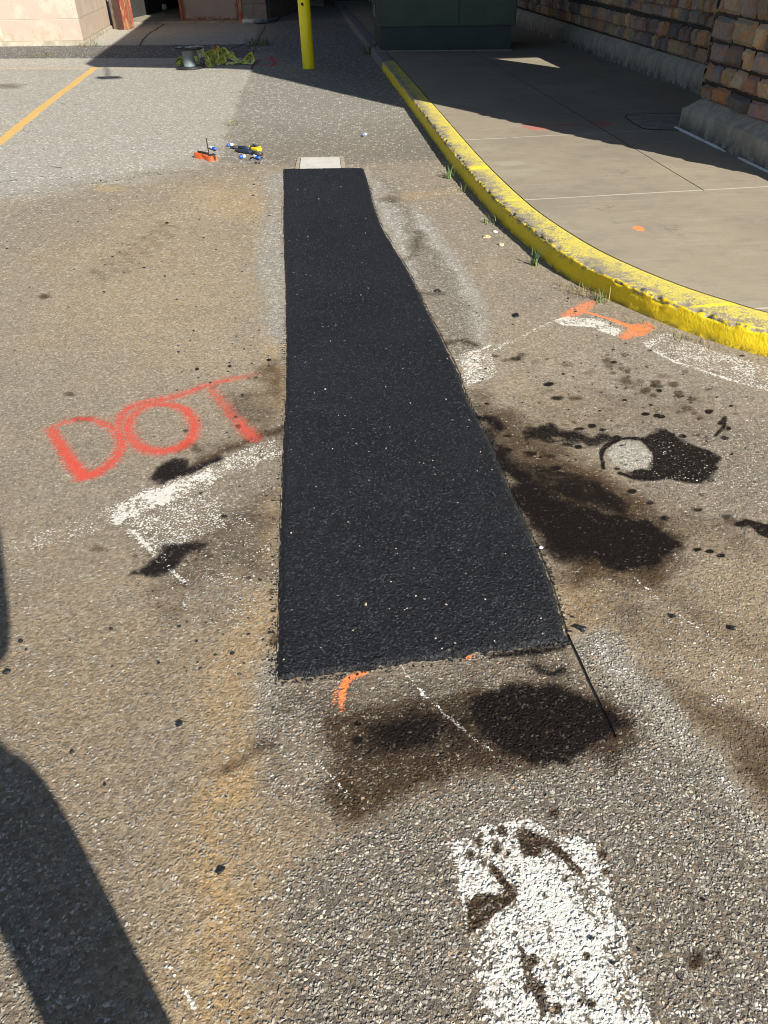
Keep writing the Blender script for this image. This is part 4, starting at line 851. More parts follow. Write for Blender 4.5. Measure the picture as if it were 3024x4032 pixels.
gw = blockwall('grey_block', (1, -.2), (.20, .17, .155), (.17, .15, .14), (.12, .105, .095), .62, .36, .0)
cg(MB().prism([g3+Vector((.001, 0, 0)), g4, g4+gn*5, g3+gn*.6], 0, 3.3).build('block_wall', gw))
pj = at(523, 49); cg(MB().prism([pj+Vector((-.05, -.02, 0)), pj+Vector((.03, -.03, 0)), pj+Vector((.03, .04, 0)), pj+Vector((-.05, .04, 0))], 0, 3.2).build('door_track', rust))
# things inside the bay
q = at(355, 27); m = MB(); m.lathe([(.001, 0), (.07, .02), (.1, .08), (.07, .15), (.001, .17)], c=(q.x, q.y, .035), seg=14, cap=False); o = m.build('ball', simple('ball_white', (.55, .55, .55), .5), None, True); tag(o, 'small white ball lying on the garage floor beside the rusty door', 'ball')
q = at(317, 17); st0 = empty('post_stand', q); m = MB(); m.box((0, 0, .75), (.07, .04, 1.4), bev=.004); m.build('post', simple('galv', (.30, .32, .33), .5), st0); tag(st0, 'thin pale metal upright standing in the dark garage bay', 'post')
m = MB(); m.box((0, 0, .045), (.2, .2, .02)); m.build('foot', roofm, st0)
q = at(342, 25); br = empty('floor_jack_stand', q); m = MB(); m.box((0, 0, .12), (.17, .14, .13), bev=.02, taper=.8); m.build('foot', simple('foot_yellow', (.40, .42, .05), .6), br)
m = MB(); m.box((0, 0, .8), (.13, .08, 1.22), bev=.01, taper=.6); m.build('post', simple('stand_grey', (.11, .10, .085), .6), br); m = MB(); m.box((-.02, 0, 1.0), (.6, .05, .05), bev=.01); m.build('cross_bar', simple('bar_red', (.42, .02, .02), .5), br)
tag(br, 'grey stand with a yellow foot and a red bar inside the dark garage bay', 'stand')
# downpipe and conduit in the corner
q = at(584, 46); dp = empty('drain_pipe', q); blk = simple('pipe_black', (.03, .03, .033), .45); gry = simple('pipe_grey', (.16, .17, .18), .4)
m = MB(); m.tube([(.0, -.05, .02), (0, -.05, 3.2)], .045, 12); m.build('pipe', gry, dp, True)
m = MB(); m.box((-.1, -.02, 1.6), (.1, .1, 3.18), bev=.01); m.build('corner_guard', blk, dp)
tag(dp, 'dark vertical drain pipe on the corner of the grey block wall', 'pipe')
hp = atl([(548, 52), (560, 52.5), (575, 51), (590, 48), (598, 44), (600, 40), (594, 36)]); m = MB(); m.tube([(p.x, p.y, .05) for p in catmull(hp, 6)], .04, 10); o = m.build('hose', gry, None, True)
tag(o, 'grey hose curling on the asphalt at the foot of the grey block wall', 'hose')
m = MB(); m.tube([(hp[0].x-.25, hp[0].y-.02, .05), (hp[0].x+.3, hp[0].y, .05)], .05, 10); oo = m.build('nozzle', simple('pipe_white', (.45, .46, .47), .4), o, True)
# recess at the back with a door
bk = empty('rear_building', at(690, 10)); b0 = at(690, 10); tag(bk, 'shaded rear building with a dark door behind the bollard', 'building')
def cbk(o): o.parent = bk; o.matrix_parent_inverse = Matrix.Translation(-b0); return o
l0 = at(586, 12); l1 = at(700, 12); l2 = at(900, 15)
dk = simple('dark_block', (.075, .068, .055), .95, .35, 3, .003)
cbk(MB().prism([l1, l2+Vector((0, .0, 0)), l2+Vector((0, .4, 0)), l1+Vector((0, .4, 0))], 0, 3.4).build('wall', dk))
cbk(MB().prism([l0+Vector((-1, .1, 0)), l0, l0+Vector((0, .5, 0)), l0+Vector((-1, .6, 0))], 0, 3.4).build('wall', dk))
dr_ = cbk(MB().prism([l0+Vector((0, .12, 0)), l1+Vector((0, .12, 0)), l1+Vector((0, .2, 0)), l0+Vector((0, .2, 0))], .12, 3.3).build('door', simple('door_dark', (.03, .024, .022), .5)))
th_ = simple('threshold_metal', (.42, .43, .43), .4, .1, metal=.4)
t = MB().prism([l0+Vector((.03, -.02, 0)), l1+Vector((-.03, -.02, 0)), l1+Vector((-.03, .1, 0)), l0+Vector((.03, .1, 0))], .16, .24).build('kick_plate', th_); cbk(t)
t = MB().prism([l0+Vector((.03, -.10, 0)), l1+Vector((-.03, -.10, 0)), l1+Vector((-.03, .1, 0)), l0+Vector((.03, .1, 0))], .0, .06).build('threshold', th_); cbk(t)
q = at(800, 14); m = MB(); m.tube([(q.x, q.y-.15, .02), (q.x, q.y-.15, 2.6)], .06, 10); m.lathe([(.07, 0), (.075, .02), (.075, .34), (.07, .36)], c=(q.x, q.y-.15, .25), seg=14); o = m.build('vent_pipe', simple('pipe_white2', (.33, .32, .31), .6), None, True); tag(o, 'pale standing pipe against the far wall just left of the green cabinet', 'pipe')

# ================================================================== HANDHOLE COVER AT THE TRENCH END
hh0 = at(690, 352); hc = empty('handhole_cover', hh0); tag(hc, 'pale rectangular handhole cover in the asphalt at the far end of the fresh black trench', 'access cover')
def chh(o): o.parent = hc; o.matrix_parent_inverse = Matrix.Translation(-hh0); return o
fo = atl([(637, 367), (746, 366), (743, 340), (643, 342)]); fi = atl([(645.5, 367), (738, 366), (734.5, 341), (648.5, 342)])
def ext(Q, z0, z1, bev=.004): return MB().prism([(p.x, p.y) for p in Q], z0, z1, bev)
m = MB()
for k_ in range(4):
    a_, b_, c_, d_ = fo[k_], fo[(k_+1) % 4], fi[(k_+1) % 4], fi[k_]
    m.prism([(a_.x, a_.y), (b_.x, b_.y), (c_.x, c_.y), (d_.x, d_.y)], -.05, .008)
chh(m.build('frame', simple('hh_frame', (.34, .28, .20), .85, .2)))
n = NM('hh_lid'); nf = n.noise(28, 4, .7); c = n.mix(n.noise(7, 4), (.42, .39, .34), (.60, .57, .51)); c = n.mix(n.ss(n.noise(34, 3, .6, vec=n.vmap((1, 1.6, 1))), .66, .70), c, (.05, .045, .04)); hm = n.fin(c, .85, nf, .002, 1.)
ctr = sum((Vector(p) for p in fi), Vector())/4
fi2 = [ctr+(p-ctr)*.975 for p in fi]; chh(ext(fi2, -.03, .009).build('lid', hm)); fi3 = [ctr+(p-ctr)*.995 for p in fi]; chh(ext(fi3, -.05, -.004, 0).build('gap', simple('gap', (.01, .01, .01), .9)))

# ================================================================== CABLE SPOOL, CUP, TAPE
sp0 = at(411, 147.5); sp = empty('cable_spool', sp0); tag(sp, 'grey empty cable spool standing on end with black flanges in the edge of the shade', 'spool')
bkp = simple('spool_black', (.022, .022, .022), .45, .3); gp = simple('spool_grey', (.16, .20, .215), .55, .12)
R1 = .215; m = MB(); m.lathe([(R1-.01, 0), (R1, .004), (R1, .016), (R1-.012, .02), (.13, .022), (.12, .03)], seg=40); m.build('bottom_flange', bkp, sp, True)
m = MB(); m.lathe([(.098, .026), (.092, .04), (.086, .14), (.088, .235), (.094, .245)], seg=36); m.build('drum', gp, sp, True)
m = MB(); m.lathe([(R1, 0), (R1+.012, .006), (R1+.012, .018), (R1, .022), (.045, .022), (.044, .005)], c=(0, 0, .245), seg=40); m.build('top_flange', bkp, sp, True)
m = MB()
for r0 in (.165, .19): m.lathe([(r0-.006, .0), (r0-.006, .012), (r0+.006, .012), (r0+.006, 0)], c=(0, 0, .018), seg=40)
m.build('rim_ring', bkp, sp)
for (x_, y_, sz, cc, lb) in ((-.11, -.02, .09, (.30, .50, .62), 'crumpled pale blue wrapper on top of the cable spool'), (.05, -.03, .10, (.60, .58, .62), 'crumpled whitish wrapper in the middle of the spool top'), (.15, .02, .07, (.62, .62, .60), 'small white scrap at the right of the spool top')):
    bm = bmesh.new(); bmesh.ops.create_grid(bm, x_segments=7, y_segments=5, size=.5)
    for v in bm.verts: v.co = Vector((v.co.x*sz*1.4, v.co.y*sz*.8, .012+.016*mn.noise(Vector((v.co.x*5, v.co.y*5, sz*90)))+.01*mn.noise(v.co*12)))
    bmesh.ops.solidify(bm, geom=bm.faces, thickness=.0015); me = bpy.data.meshes.new('wrapper'); bm.to_mesh(me); bm.free()
    o = mkobj('wrapper', me, simple('wrap', cc, .4, .25, 30)); o.location = sp0+Vector((x_, y_, .268)); o.rotation_euler = (0, 0, x_*9); tag(o, lb, 'wrapper')
# cup
c0 = at(438, 140.5); cup = empty('plastic_cup', c0); tag(cup, 'clear plastic cup of dark iced coffee with lid and straw, right of the cable spool', 'cup')
n = NM('clear_plastic'); n.fin((.80, .82, .82), .12); n.b.inputs['Alpha'].default_value = .2; clr = n.m
m = MB(); m.lathe([(.036, 0), (.039, .008), (.052, .215), (.054, .222)], seg=28); m.build('cup', clr, cup, True)
m = MB(); m.lathe([(.0345, .004), (.0365, .01), (.0425, .105), (.001, .105)], seg=24, cap=False); m.build('drink', simple('coffee', (.012, .006, .004), .15), cup, True)
m = MB(); m.lathe([(.057, .220), (.058, .228), (.054, .232), (.053, .245), (.02, .249), (.001, .249)], seg=28, cap=False); m.build('lid', simple('lid_white', (.55, .56, .55), .3), cup, True)
m = MB(); m.tube([(0, 0, .04), (.012, 0, .30), (.013, 0, .33)], .0042, 8); m.build('straw', simple('straw', (.03, .22, .20), .4), cup, True)
m = MB(); m.box((-.02, -.044, .13), (.034, .004, .05)); m.build('sticker', simple('sticker', (.6, .6, .58), .6), cup)
# caution tape heap
tpm = simple('tape_yellow', (.74, .72, .12), .35, .1, 10, .0006, spec=.6); tpk = simple('tape_ink', (.012, .012, .012), .4)
tcu = bpy.data.curves.new('caution', 'FONT'); tcu.body = 'CAUTION'; tcu.size = .062; tcu.resolution_u = 1; tcu.fill_mode = 'FRONT'
tob = bpy.data.objects.new('tmp', tcu); COL.objects.link(tob); dg = bpy.context.evaluated_depsgraph_get(); tme = bpy.data.meshes.new_from_object(tob.evaluated_get(dg))
tv = [tuple(v.co) for v in tme.vertices]; tf = [tuple(p.vertices) for p in tme.polygons]; twd = max(v[0] for v in tv); bpy.data.objects.remove(tob)
tape = empty('caution_tape', at(470, 139)); tag(tape, 'crumpled heap of yellow caution tape with black lettering trailing right from the spool', 'caution tape'); t0 = at(470, 139)
def ribbon(path, tilt, wid=.075, text=True, off=0.):
    P_ = catmull([Vector(p) for p in path], 14); N = len(P_); T_ = [(P_[min(i+1, N-1)]-P_[max(0, i-1)]).normalized() for i in range(N)]
    Dc = [0]
    for i in range(1, N): Dc.append(Dc[-1]+(P_[i]-P_[i-1]).length)
    tl = np.interp(np.linspace(0, len(tilt)-1, N), range(len(tilt)), tilt)
    SD = []; NN = []
    for i in range(N):
        s0 = T_[i].cross(Vector((0, 0, 1))); s0 = s0.normalized() if s0.length > .01 else Vector((0, 1, 0)); q_ = Matrix.Rotation(tl[i], 3, T_[i]); s_ = q_ @ s0
        SD.append(s_); NN.append(T_[i].cross(s_))
    def mp(s_, t_, o_=0):
        i = int(np.searchsorted(Dc, s_))-1; i = max(0, min(N-2, i)); k_ = (s_-Dc[i])/(Dc[i+1]-Dc[i]+1e-9); k_ = min(1, max(0, k_))
        p = P_[i].lerp(P_[i+1], k_); sd = SD[i].lerp(SD[i+1], k_); nn_ = NN[i].lerp(NN[i+1], k_)
        p = p+sd*(t_)+nn_*(o_+.010*mn.noise(Vector((s_*22, t_*30, 3)))+.004*mn.noise(Vector((s_*70, t_*60, 3))))
        p.z = max(p.z, .003+max(o_, 0)); return p
    bm = bmesh.new(); rows = []
    K_ = max(4, int(Dc[-1]/.012))
    for i in range(K_+1): rows.append([bm.verts.new(mp(Dc[-1]*i/K_, wid*(j/4-.5))-t0) for j in range(5)])
    for a_, b_ in zip(rows, rows[1:]):
        for j in range(4): bm.faces.new((a_[j], a_[j+1], b_[j+1], b_[j]))
    me = bpy.data.meshes.new('ribbon'); bm.to_mesh(me); bm.free(); o = mkobj('ribbon', me, tpm, tape)
    if text:
        s_ = off+.01; V = []; F = []
        while s_+twd < Dc[-1]:
            for sg in (1, -1):
                b_ = len(V)
                for v in tv: V.append(mp(s_+v[0], (v[1]-.022)*(-1 if sg < 0 else -1), .0016*sg)-t0)
                F += [tuple(b_+k for k in f) for f in tf]
            s_ += twd+.07
        if V:
            me = bpy.data.meshes.new('lettering'); me.from_pydata([tuple(v) for v in V], [], F); lo = mkobj('lettering', me, tpk, o)
def TP(*l): return [Vector((at(a_, b_).x, at(a_, b_).y, c_)) for a_, b_, c_ in l]
hp_ = math.pi/2
ribbon(TP((382, 143, .03), (392, 138, .07), (402, 136, .04), (415, 134, .06), (430, 134, .04)), [1.2, .7, 1.4, .6, 1.])
ribbon(TP((384, 144, .02), (396, 142, .05), (408, 136, .02)), [.5, 1.2, .2])
ribbon(TP((428, 136, .05), (434, 128, .12), (445, 130, .06), (455, 140, .03), (462, 132, .10), (472, 131, .13), (470, 139, .02)), [1.3, .8, 1.5, .5, 1.1, 1.5, .4])
ribbon(TP((447, 141, .05), (456, 145, .02), (462, 134, .08), (470, 128, .16), (480, 132, .08), (486, 141, .03)), [.3, .5, 1.2, .9, 1.3, .4])
ribbon(TP((468, 141, .02), (480, 138, .06), (492, 133, .09), (500, 133, .07), (512, 137, .04), (530, 139, .02), (545, 141, .02)), [1.1, 1.0, .7, .6, .3, .15, .2])
ribbon(TP((475, 134, .10), (485, 126, .12), (495, 131, .09), (503, 128, .07), (508, 134, .03)), [.9, 1.4, .6, 1.3, .8])
ribbon(TP((500, 139, .03), (515, 140, .035), (528, 138, .03), (538, 134, .07), (545, 131, .08), (547, 138, .02)), [.1, .3, .4, 1.0, 1.4, .5])
ribbon(TP((488, 141, .01), (496, 140, .03), (505, 141, .015)), [.2, .1, .2], text=False)
ribbon(TP((440, 133, .04), (452, 128, .08), (466, 124, .09), (478, 126, .04)), [.4, .9, 1.2, .7])
q = at(467, 130); m = MB(); m.lathe([(.001, -.045), (.03, -.035), (.045, 0), (.03, .035), (.001, .045)], c=(q.x, q.y, .165), seg=18, cap=False); o = m.build('ball', simple('ball_red', (.42, .05, .06), .4, .3, 20), None, True); tag(o, 'small red and pink ball resting on the yellow caution tape heap', 'ball')
q = at(467, 131); m = MB(); m.lathe([(.03, 0), (.034, .01), (.034, .11), (.03, .12)], c=(q.x, q.y, .0), seg=14); o = m.build('can', simple('can_pale', (.45, .47, .2), .4), None, True); tag(o, 'small upright can half buried in the caution tape under the red ball', 'can')

# ================================================================== TOOLS ON THE ASPHALT
def frame_at(pa_, pb_):
    d_ = (pb_-pa_); L_ = d_.length; return pa_.lerp(pb_, .5), math.atan2(d_.y, d_.x), L_
orm = simple('tool_orange', (.72, .13, .035), .45, .12, 20); blm = simple('tool_black', (.018, .018, .018), .5)
c_, az_, L_ = frame_at(at(426, 338.5), at(464, 347.5)); L_ *= 1.02
ct = empty('cable_stripper', c_, az_); tag(ct, 'orange handheld cable tool with a thin black upright rod, lying left of the yellow snips', 'hand tool')
m = MB()
prof_ = [(-.5, .30), (-.47, .42), (-.30, .46), (-.1, .40), (0, .30), (.12, .33), (.22, .42), (.40, .44), (.49, .34), (.5, .2)]
hw = .05
for s_ in (-1, 1):
    pts_ = [(x_*L_, s_*(y_*.09+.0)) for x_, y_ in prof_]
    poly_ = [(x_, y_) for x_, y_ in pts_]+[(x_, s_*.012) for x_, y_ in reversed(pts_)]
    if s_ < 0: poly_ = list(reversed(poly_))
    m.prism(poly_, .0, .040, .006)
m.box((-.12*L_, 0, .02), (.6*L_, .05, .034), bev=.006); m.build('body', orm, ct)
m = MB(); m.box((-.12*L_, .0, .046), (.52*L_, .022, .018), bev=.005); m.build('slide', blm, ct)
m = MB(); m.lathe([(.02, -.03), (.024, -.02), (.024, .02), (.02, .03)], seg=16, M=Matrix.Rotation(hp_, 3, 'X'), c=(.38*L_, 0, .03)); m.build('roller', blm, ct, True)
m = MB(); m.tube([(.22*L_, 0, .03), (.19*L_, 0, .175)], .0048, 6); m.build('rod', blm, ct)
c_, az_, L_ = frame_at(at(496, 323), at(565, 330)); yw = simple('tool_yellow', (.80, .62, .03), .4, .08, 20); nav = simple('tool_navy', (.018, .028, .05), .45, .2, 20); dgy = simple('tool_grey', (.05, .05, .05), .5, .2, 20)
sn = empty('snips', c_, az_); tag(sn, 'yellow and black long handled snips lying open beside the blue connectors', 'hand tool')
def loft(name, pts_, rads, mat, par, flat=.6):
    m = MB(); m.tube(pts_, rads, 10)
    for v in m.bm.verts: v.co.z = .001+max(0, (v.co.z-.0)*1.0)
    return m.build(name, mat, par, True)
def sl_(px_, py_, z=.015):
    p = at(px_, py_)-c_; return Vector((p.x*math.cos(-az_)-p.y*math.sin(-az_), p.x*math.sin(-az_)+p.y*math.cos(-az_), z))
loft('jaw', [sl_(498, 321), sl_(505, 322), sl_(518, 323)], [.006, .013, .016], dgy, sn)
loft('neck', [sl_(516, 323), sl_(528, 323.5), sl_(538, 326)], [.016, .018, .016], nav, sn)
m = MB(); hp2 = [sl_(535, 320.5), sl_(545, 320), sl_(564, 320.5), sl_(566, 325.5), sl_(556, 328.5), sl_(543, 325)]
if (hp2[1]-hp2[0]).cross(hp2[2]-hp2[1]).z < 0: hp2 = hp2[::-1]
m.prism([(p.x, p.y) for p in hp2], .004, .022, .004); yh = m.build('handle', yw, sn)
m = MB(); m.tube([sl_(542, 325, .034), sl_(549, 322.5, .036), sl_(552, 324, .036), sl_(561, 323.5, .035)], [.006, .013, .009, .004], 8); m.build('grip_inlay', blm, yh, True)
loft('handle', [sl_(511, 327), sl_(520, 330), sl_(535, 332), sl_(548, 334)], [.012, .017, .018, .018], nav, sn)
loft('handle', [sl_(547, 334), sl_(556, 335.5), sl_(565, 337)], [.019, .018, .019], dgy, sn)
bl_ = simple('conn_blue', (.025, .10, .55), .35, .1, 20); wh_ = simple('conn_white', (.72, .73, .74), .35, .1, 20); blg = simple('conn_pale_blue', (.16, .23, .42), .4)
con = None
spots = [((453, 321, 467, 326), 0, 'blue and white connector just behind the rod of the orange tool'), ((504, 315.5, 491, 318), 1, 'blue and white connector behind the tip of the snips'), ((531, 341, 518, 343), 2, 'blue and white connector in front of the middle of the snips'), ((548, 340.5, 561, 346), 3, 'blue and white connector among black crumbs at the handle end of the snips'), ((791, 293, 783, 295.5), 4, 'lone pale blue and white connector far right of the tools, beyond the handhole cover')]
for (x0, y0, x1, y1), k_, lb in spots:
    c2, a2, l2_ = frame_at(at(x0, y0), at(x1, y1)); 
    r_ = empty('wire_connector', c2, a2); hl = l2_*.5
    for nm2, s0, mt in (('white_end', -1, wh_), ('blue_end', 1, blg if k_ == 4 else bl_)):
        m = MB(); m.lathe([(.008, 0), (.013, .001), (.0135, .012), (.013, hl*.75), (.011, hl*.95), (.008, hl)], seg=12, M=Matrix.Rotation(s0*hp_, 3, 'Y'), c=(0, 0, .0155)); m.build(nm2, mt, r_, True)
    tag(r_, lb, 'connector', 'blue and white wire connectors')

# ---- crumbs, stones, litter
crumb_m = NM('crumb'); crumb_m = crumb_m.fin((.012, .012, .014), .45, crumb_m.noise(160, 3), .002, 1., spec=.5)
def rock(name, p, r, mat, flat=.55, sd=0, par=None):
    bm = bmesh.new(); bmesh.ops.create_icosphere(bm, subdivisions=2, radius=1)
    for v in bm.verts:
        d_ = 1+.55*mn.noise(v.co*1.5+Vector((sd*3.1, 0, 0)))+.25*mn.noise(v.co*3.5+Vector((0, sd, 0)))
        v.co = Vector((v.co.x*r*d_*(1+.35*math.sin(sd*2)), v.co.y*r*d_, max(-.1, v.co.z*flat)*r*d_))
    me = bpy.data.meshes.new(name); bm.to_mesh(me); bm.free(); o = mkobj(name, me, mat); o.location = p; o.rotation_euler = (0, 0, sd*1.7); return o
big = [(387, 1563, .0085, 'largest black asphalt crumb on the sunny asphalt left of the lower stain'), (155, 1624, .0065, 'black asphalt crumb beside the shadow edge at the left'), (240, 1358, .006, 'round black crumb below the triangular oil stain at the left'), (475, 1880, .008, 'black crumb on the sandy streak at the lower left'), (15, 1451, .010, 'black crumb at the left picture edge between the two shadow parts'), (44, 1385, .008, 'pair of fused black crumbs near the left picture edge'), (1255, 1357, .011, 'glossy black lump just right of the trench corner'), (1582, 1357, .010, 'black crumb on the brown asphalt at the right, level with the trench end'), (1452, 1330, .008, 'black crumb right of the black oil pool, below it'), (1064, 1305-620, .016, 'black crumb between the kerb and the trench, nearest the orange paint'), (943, 1500-895, .02, 'black crumb between trench and kerb'), (518, 1456, .006, 'small pale crusted crumb left of the trench corner'), (168, 1400, .005, 'tiny black crumb on the left asphalt'), (345, 1600, .004, 'tiny black crumb left of the largest one'), (648, 982, .010, 'lone crumb')]
big = big[:8]+[(1453, 1331, .008, 'black crumb just below the black oil pool'), (1115, 682, .016, 'black flat crumb between the kerb and the trench beside the orange paint'), (945, 629, .018, 'dark oblong crumb between the trench and the long grass tuft'), (518, 1456, .006, 'small crumb in the dusty asphalt left of the trench corner')]
for i, (x_, y_, r, lb) in enumerate(big): tag(rock('asphalt_crumb', at(x_, y_, .002), r, crumb_m, .6, i+1), lb, 'asphalt crumb', 'loose asphalt crumbs on the old asphalt')
for i, (x_, y_) in enumerate([(543, 341.5), (540, 345), (566, 341), (553, 351.5), (560, 352)]):
    o = rock('rubber_bit', at(x_, y_, .004), .011, crumb_m, .7, i+20); tag(o, 'tiny black bit on the asphalt around the connectors by the snips', 'scrap', 'tiny black bits by the snips')
bm = bmesh.new()                                                # loose grit too fine to count
def addrock(bm, p, r):
    k0 = len(bm.verts); g_ = bmesh.ops.create_icosphere(bm, subdivisions=1, radius=r)
    sx_, sy_ = random.uniform(.7, 1.6), random.uniform(.7, 1.2); a_ = random.random()*6
    for v in g_['verts']:
        x_, y_ = v.co.x*sx_, v.co.y*sy_; v.co = Vector((x_*math.cos(a_)-y_*math.sin(a_), x_*math.sin(a_)+y_*math.cos(a_), v.co.z*.6))*(1+random.uniform(-.2, .2))+p
def edge_pt():
    sd_ = random.random(); k_ = random.randrange(20, len(LE)-6)
    if sd_ < .42: p_ = LE[k_]; return Vector((p_.x-abs(random.gauss(0, .012))-.002, p_.y, .002))
    if sd_ < .8: p_ = RE[k_]; return Vector((p_.x+abs(random.gauss(0, .010))+.002, p_.y, .002))
    p_ = random.choice(bot); return Vector((p_.x+random.uniform(-.01, .01), p_.y-abs(random.gauss(0, .010)), .002))
for i in range(900): addrock(bm, edge_pt(), random.uniform(.0012, .0038))
for i in range(260):
    t = random.random()
    if t < .35: x_, y_ = random.gauss(500, 90), random.uniform(700, 1450)
    elif t < .7: x_, y_ = random.uniform(1000, 1500), random.uniform(640, 1000)
    elif t < .85: x_, y_ = random.uniform(0, 600), random.uniform(380, 900)
    else: x_, y_ = random.uniform(0, 1600), random.uniform(1250, 2200)
    if t < .35 and x_ > 606: x_ = 606-random.random()*40
    p = at(x_, y_, .002); kx = np.interp(p.y, ia[::-1, 1], ia[::-1, 0])-.21 if p.y < 20 else 0
    if p.x > kx or (.0 < p.y and 597 < x_ < 620+.44*max(0, y_-365)+175 and 365 < y_ < 1480): continue
    addrock(bm, p, abs(random.gauss(0, 1))*.0018+.0012+.0005*p.y)
me = bpy.data.meshes.new('loose_grit'); bm.to_mesh(me); bm.free(); o = mkobj('loose_grit', me, crumb_m); tag(o, 'fine black grit scattered over the old asphalt around the trench', 'grit', kind='stuff')
tn = simple('tan_stone', (.50, .38, .22), .8, .2, 30, .002); wt = simple('white_scrap', (.70, .70, .70), .5, .1)
for i, (x_, y_, r, m_, nm2, lb) in enumerate([(1052, 512, .024, tn, 'pebble', 'tan pebble on the asphalt beside the kerb shadow, nearer the camera cabinet side'), (1083, 529, .018, tn, 'pebble', 'smaller pale pebble on the edge of the kerb shadow'), (1070, 501, .014, wt, 'litter_scrap', 'white scrap in the kerb shadow behind the two pebbles'), (1163, 553.5, .018, wt, 'litter_scrap', 'white scrap at the foot of the kerb by the long grass tuft'), (1195, 575, .012, wt, 'litter_scrap', 'smallest white scrap along the foot of the yellow kerb'), (1169, 1183, .006, wt, 'pebble', 'white pebble on the right edge of the black trench'), (790, 1306, .006, tn, 'pebble', 'tan pebble lying on the fresh black asphalt near its left end'), (84, 189, .03, wt, 'litter_scrap', 'x'), (1378, 409, .004, tn, 'pebble', 'x')][:7]):
    if i == 0: lb = 'larger tan pebble on the asphalt beside the kerb shadow'
    p = at(x_, y_, .010 if nm2 == 'pebble' and y_ > 1000 else .004); tag(rock(nm2, p, r, m_, .6, i+40), lb, 'pebble' if nm2 == 'pebble' else 'litter')
bm = bmesh.new(); wpat = []
for i in range(34):
    t = random.random(); y_ = 380+1050*random.random(); l_ = np.interp(y_, [365, 760, 1470], [613, 618, 598]); r2 = np.interp(y_, [365, 480, 790, 1080, 1386], [785, 821, 984, 1112, 1228]); addrock(bm, at(l_+8+(r2-l_-16)*random.random(), y_, .012), .0012+.0004*at(600, y_).y+random.random()*.0010)
me = bpy.data.meshes.new('pale_grit'); bm.to_mesh(me); bm.free(); o = mkobj('pale_grit', me, simple('pale_grit', (.55, .50, .42), .8)); tag(o, 'fine pale grit scattered over the fresh black asphalt', 'grit', kind='stuff')

# ================================================================== GRASS TUFTS
gmat = NM('grass'); ga = gmat.attr('g'); gmat = gmat.fin(ga.outputs['Color'], .6, spec=.3)
def tuft(p, h, nb_, spread, lb, dry=.2, seed=1, flat=0., cat='grass tuft', elong=(1, 1), az0=0.):
    rd = random.Random(seed); V = []; F = []; Cc = []
    for i in range(nb_):
        a_ = rd.uniform(0, 6.283); rr0 = rd.random()**.7*spread
        bx_ = rr0*math.cos(a_)*elong[0]; by__ = rr0*math.sin(a_)*elong[1]; ca, sa = math.cos(az0), math.sin(az0); b_ = Vector((bx_*ca-by__*sa, bx_*sa+by__*ca, 0))
        a2 = rd.uniform(0, 6.283); lean = rd.uniform(.2, 1.3)*(1+flat); hh_ = h*rd.uniform(.4, 1.15); d_ = Vector((math.cos(a2), math.sin(a2), 0)); sd = Vector((-d_.y, d_.x, 0)); w_ = h*rd.uniform(.010, .028)+.0010
        g_ = (.10, .155, .045) if rd.random() > dry else rd.choice([(.30, .23, .10), (.20, .15, .07)]); k_ = rd.uniform(.6, 1.5); g_ = tuple(x*k_ for x in g_)+(1,)
        k0 = len(V)
        for s_ in range(5):
            t = s_/4; p_ = b_+d_*(hh_*lean*t*t*.8)+Vector((0, 0, hh_*(t-.35*lean*.5*t*t)*(1/(1+flat)))); wd_ = w_*(1-t)**.6
            V.append(tuple(p_+sd*wd_)); V.append(tuple(p_-sd*wd_)); Cc += [g_, g_]
        for s_ in range(4): F.append((k0+2*s_, k0+2*s_+1, k0+2*s_+3, k0+2*s_+2))
    me = numesh('grass_tuft', np.array(V), np.array(F), None, False); at_ = me.attributes.new('g', 'FLOAT_COLOR', 'POINT'); at_.data.foreach_set('color', np.array(Cc, dtype=np.float32).ravel())
    o = mkobj('grass_tuft', me, gmat); o.location = p; tag(o, lb, cat, 'grass tufts in the cracks'); return o
tuft(at(968, 385), .10, 34, .045, 'grass tuft at the kerb foot level with the far end of the trench', .1, 1)
tuft(at(1005, 415), .06, 20, .05, 'sparse dark grass in the kerb shadow just nearer than the first kerb tuft', .5, 2)
tuft(at(1060, 484), .08, 26, .05, 'low grass tuft in the middle of the kerb shadow', .15, 3)
tuft(at(1153, 574), .13, 18, .025, 'long bladed grass tuft leaning out from the yellow kerb', .05, 4)
tuft(at(1298, 652), .075, 30, .045, 'grass tuft against the kerb behind the orange paint', .35, 5)
tuft(at(1250, 632), .07, 60, .10, 'dry straw tangle at the kerb foot beside the orange paint', .95, 6, .6, elong=(1.6, .6), az0=-.8)
tuft(at(1480, 735), .05, 36, .10, 'thin weeds in the kerb joint at the right picture edge side', .6, 7, .2, elong=(1.8, .4), az0=-.7)
tuft(at(1390, 700), .04, 30, .10, 'thin dry weeds along the kerb foot right of the orange paint', .8, 8, .3, elong=(1.8, .4), az0=-.8)
tuft(at(801, 118), .28, 60, .14, 'dark grass tuft at the unpainted kerb left of the green cabinet', .1, 9)
tuft(at(844, 174), .14, 30, .14, 'low dark weeds beside the shaded end of the yellow kerb', .2, 10)
tuft(at(562, 99), .22, 90, .22, 'shaded grass tuft between the caution tape and the bollard', .2, 11, .2, elong=(1.2, 1))
tuft(at(551, 113), .08, 26, .08, 'brownish weeds just nearer than the shaded grass tuft', .8, 12, .2)
tuft(at(519, 200), .05, 50, .10, 'flat yellow green weed in the seam, farther of the two large ones', .5, 13, .8, elong=(1.6, .5))
tuft(at(501, 268), .06, 90, .12, 'bushiest weed growing in the seam behind the tools', .45, 14, .5, elong=(1., 1.2))
tuft(at(492, 296), .04, 36, .10, 'thin weed in the seam just behind the connectors', .7, 15, .5, elong=(.5, 1.4))
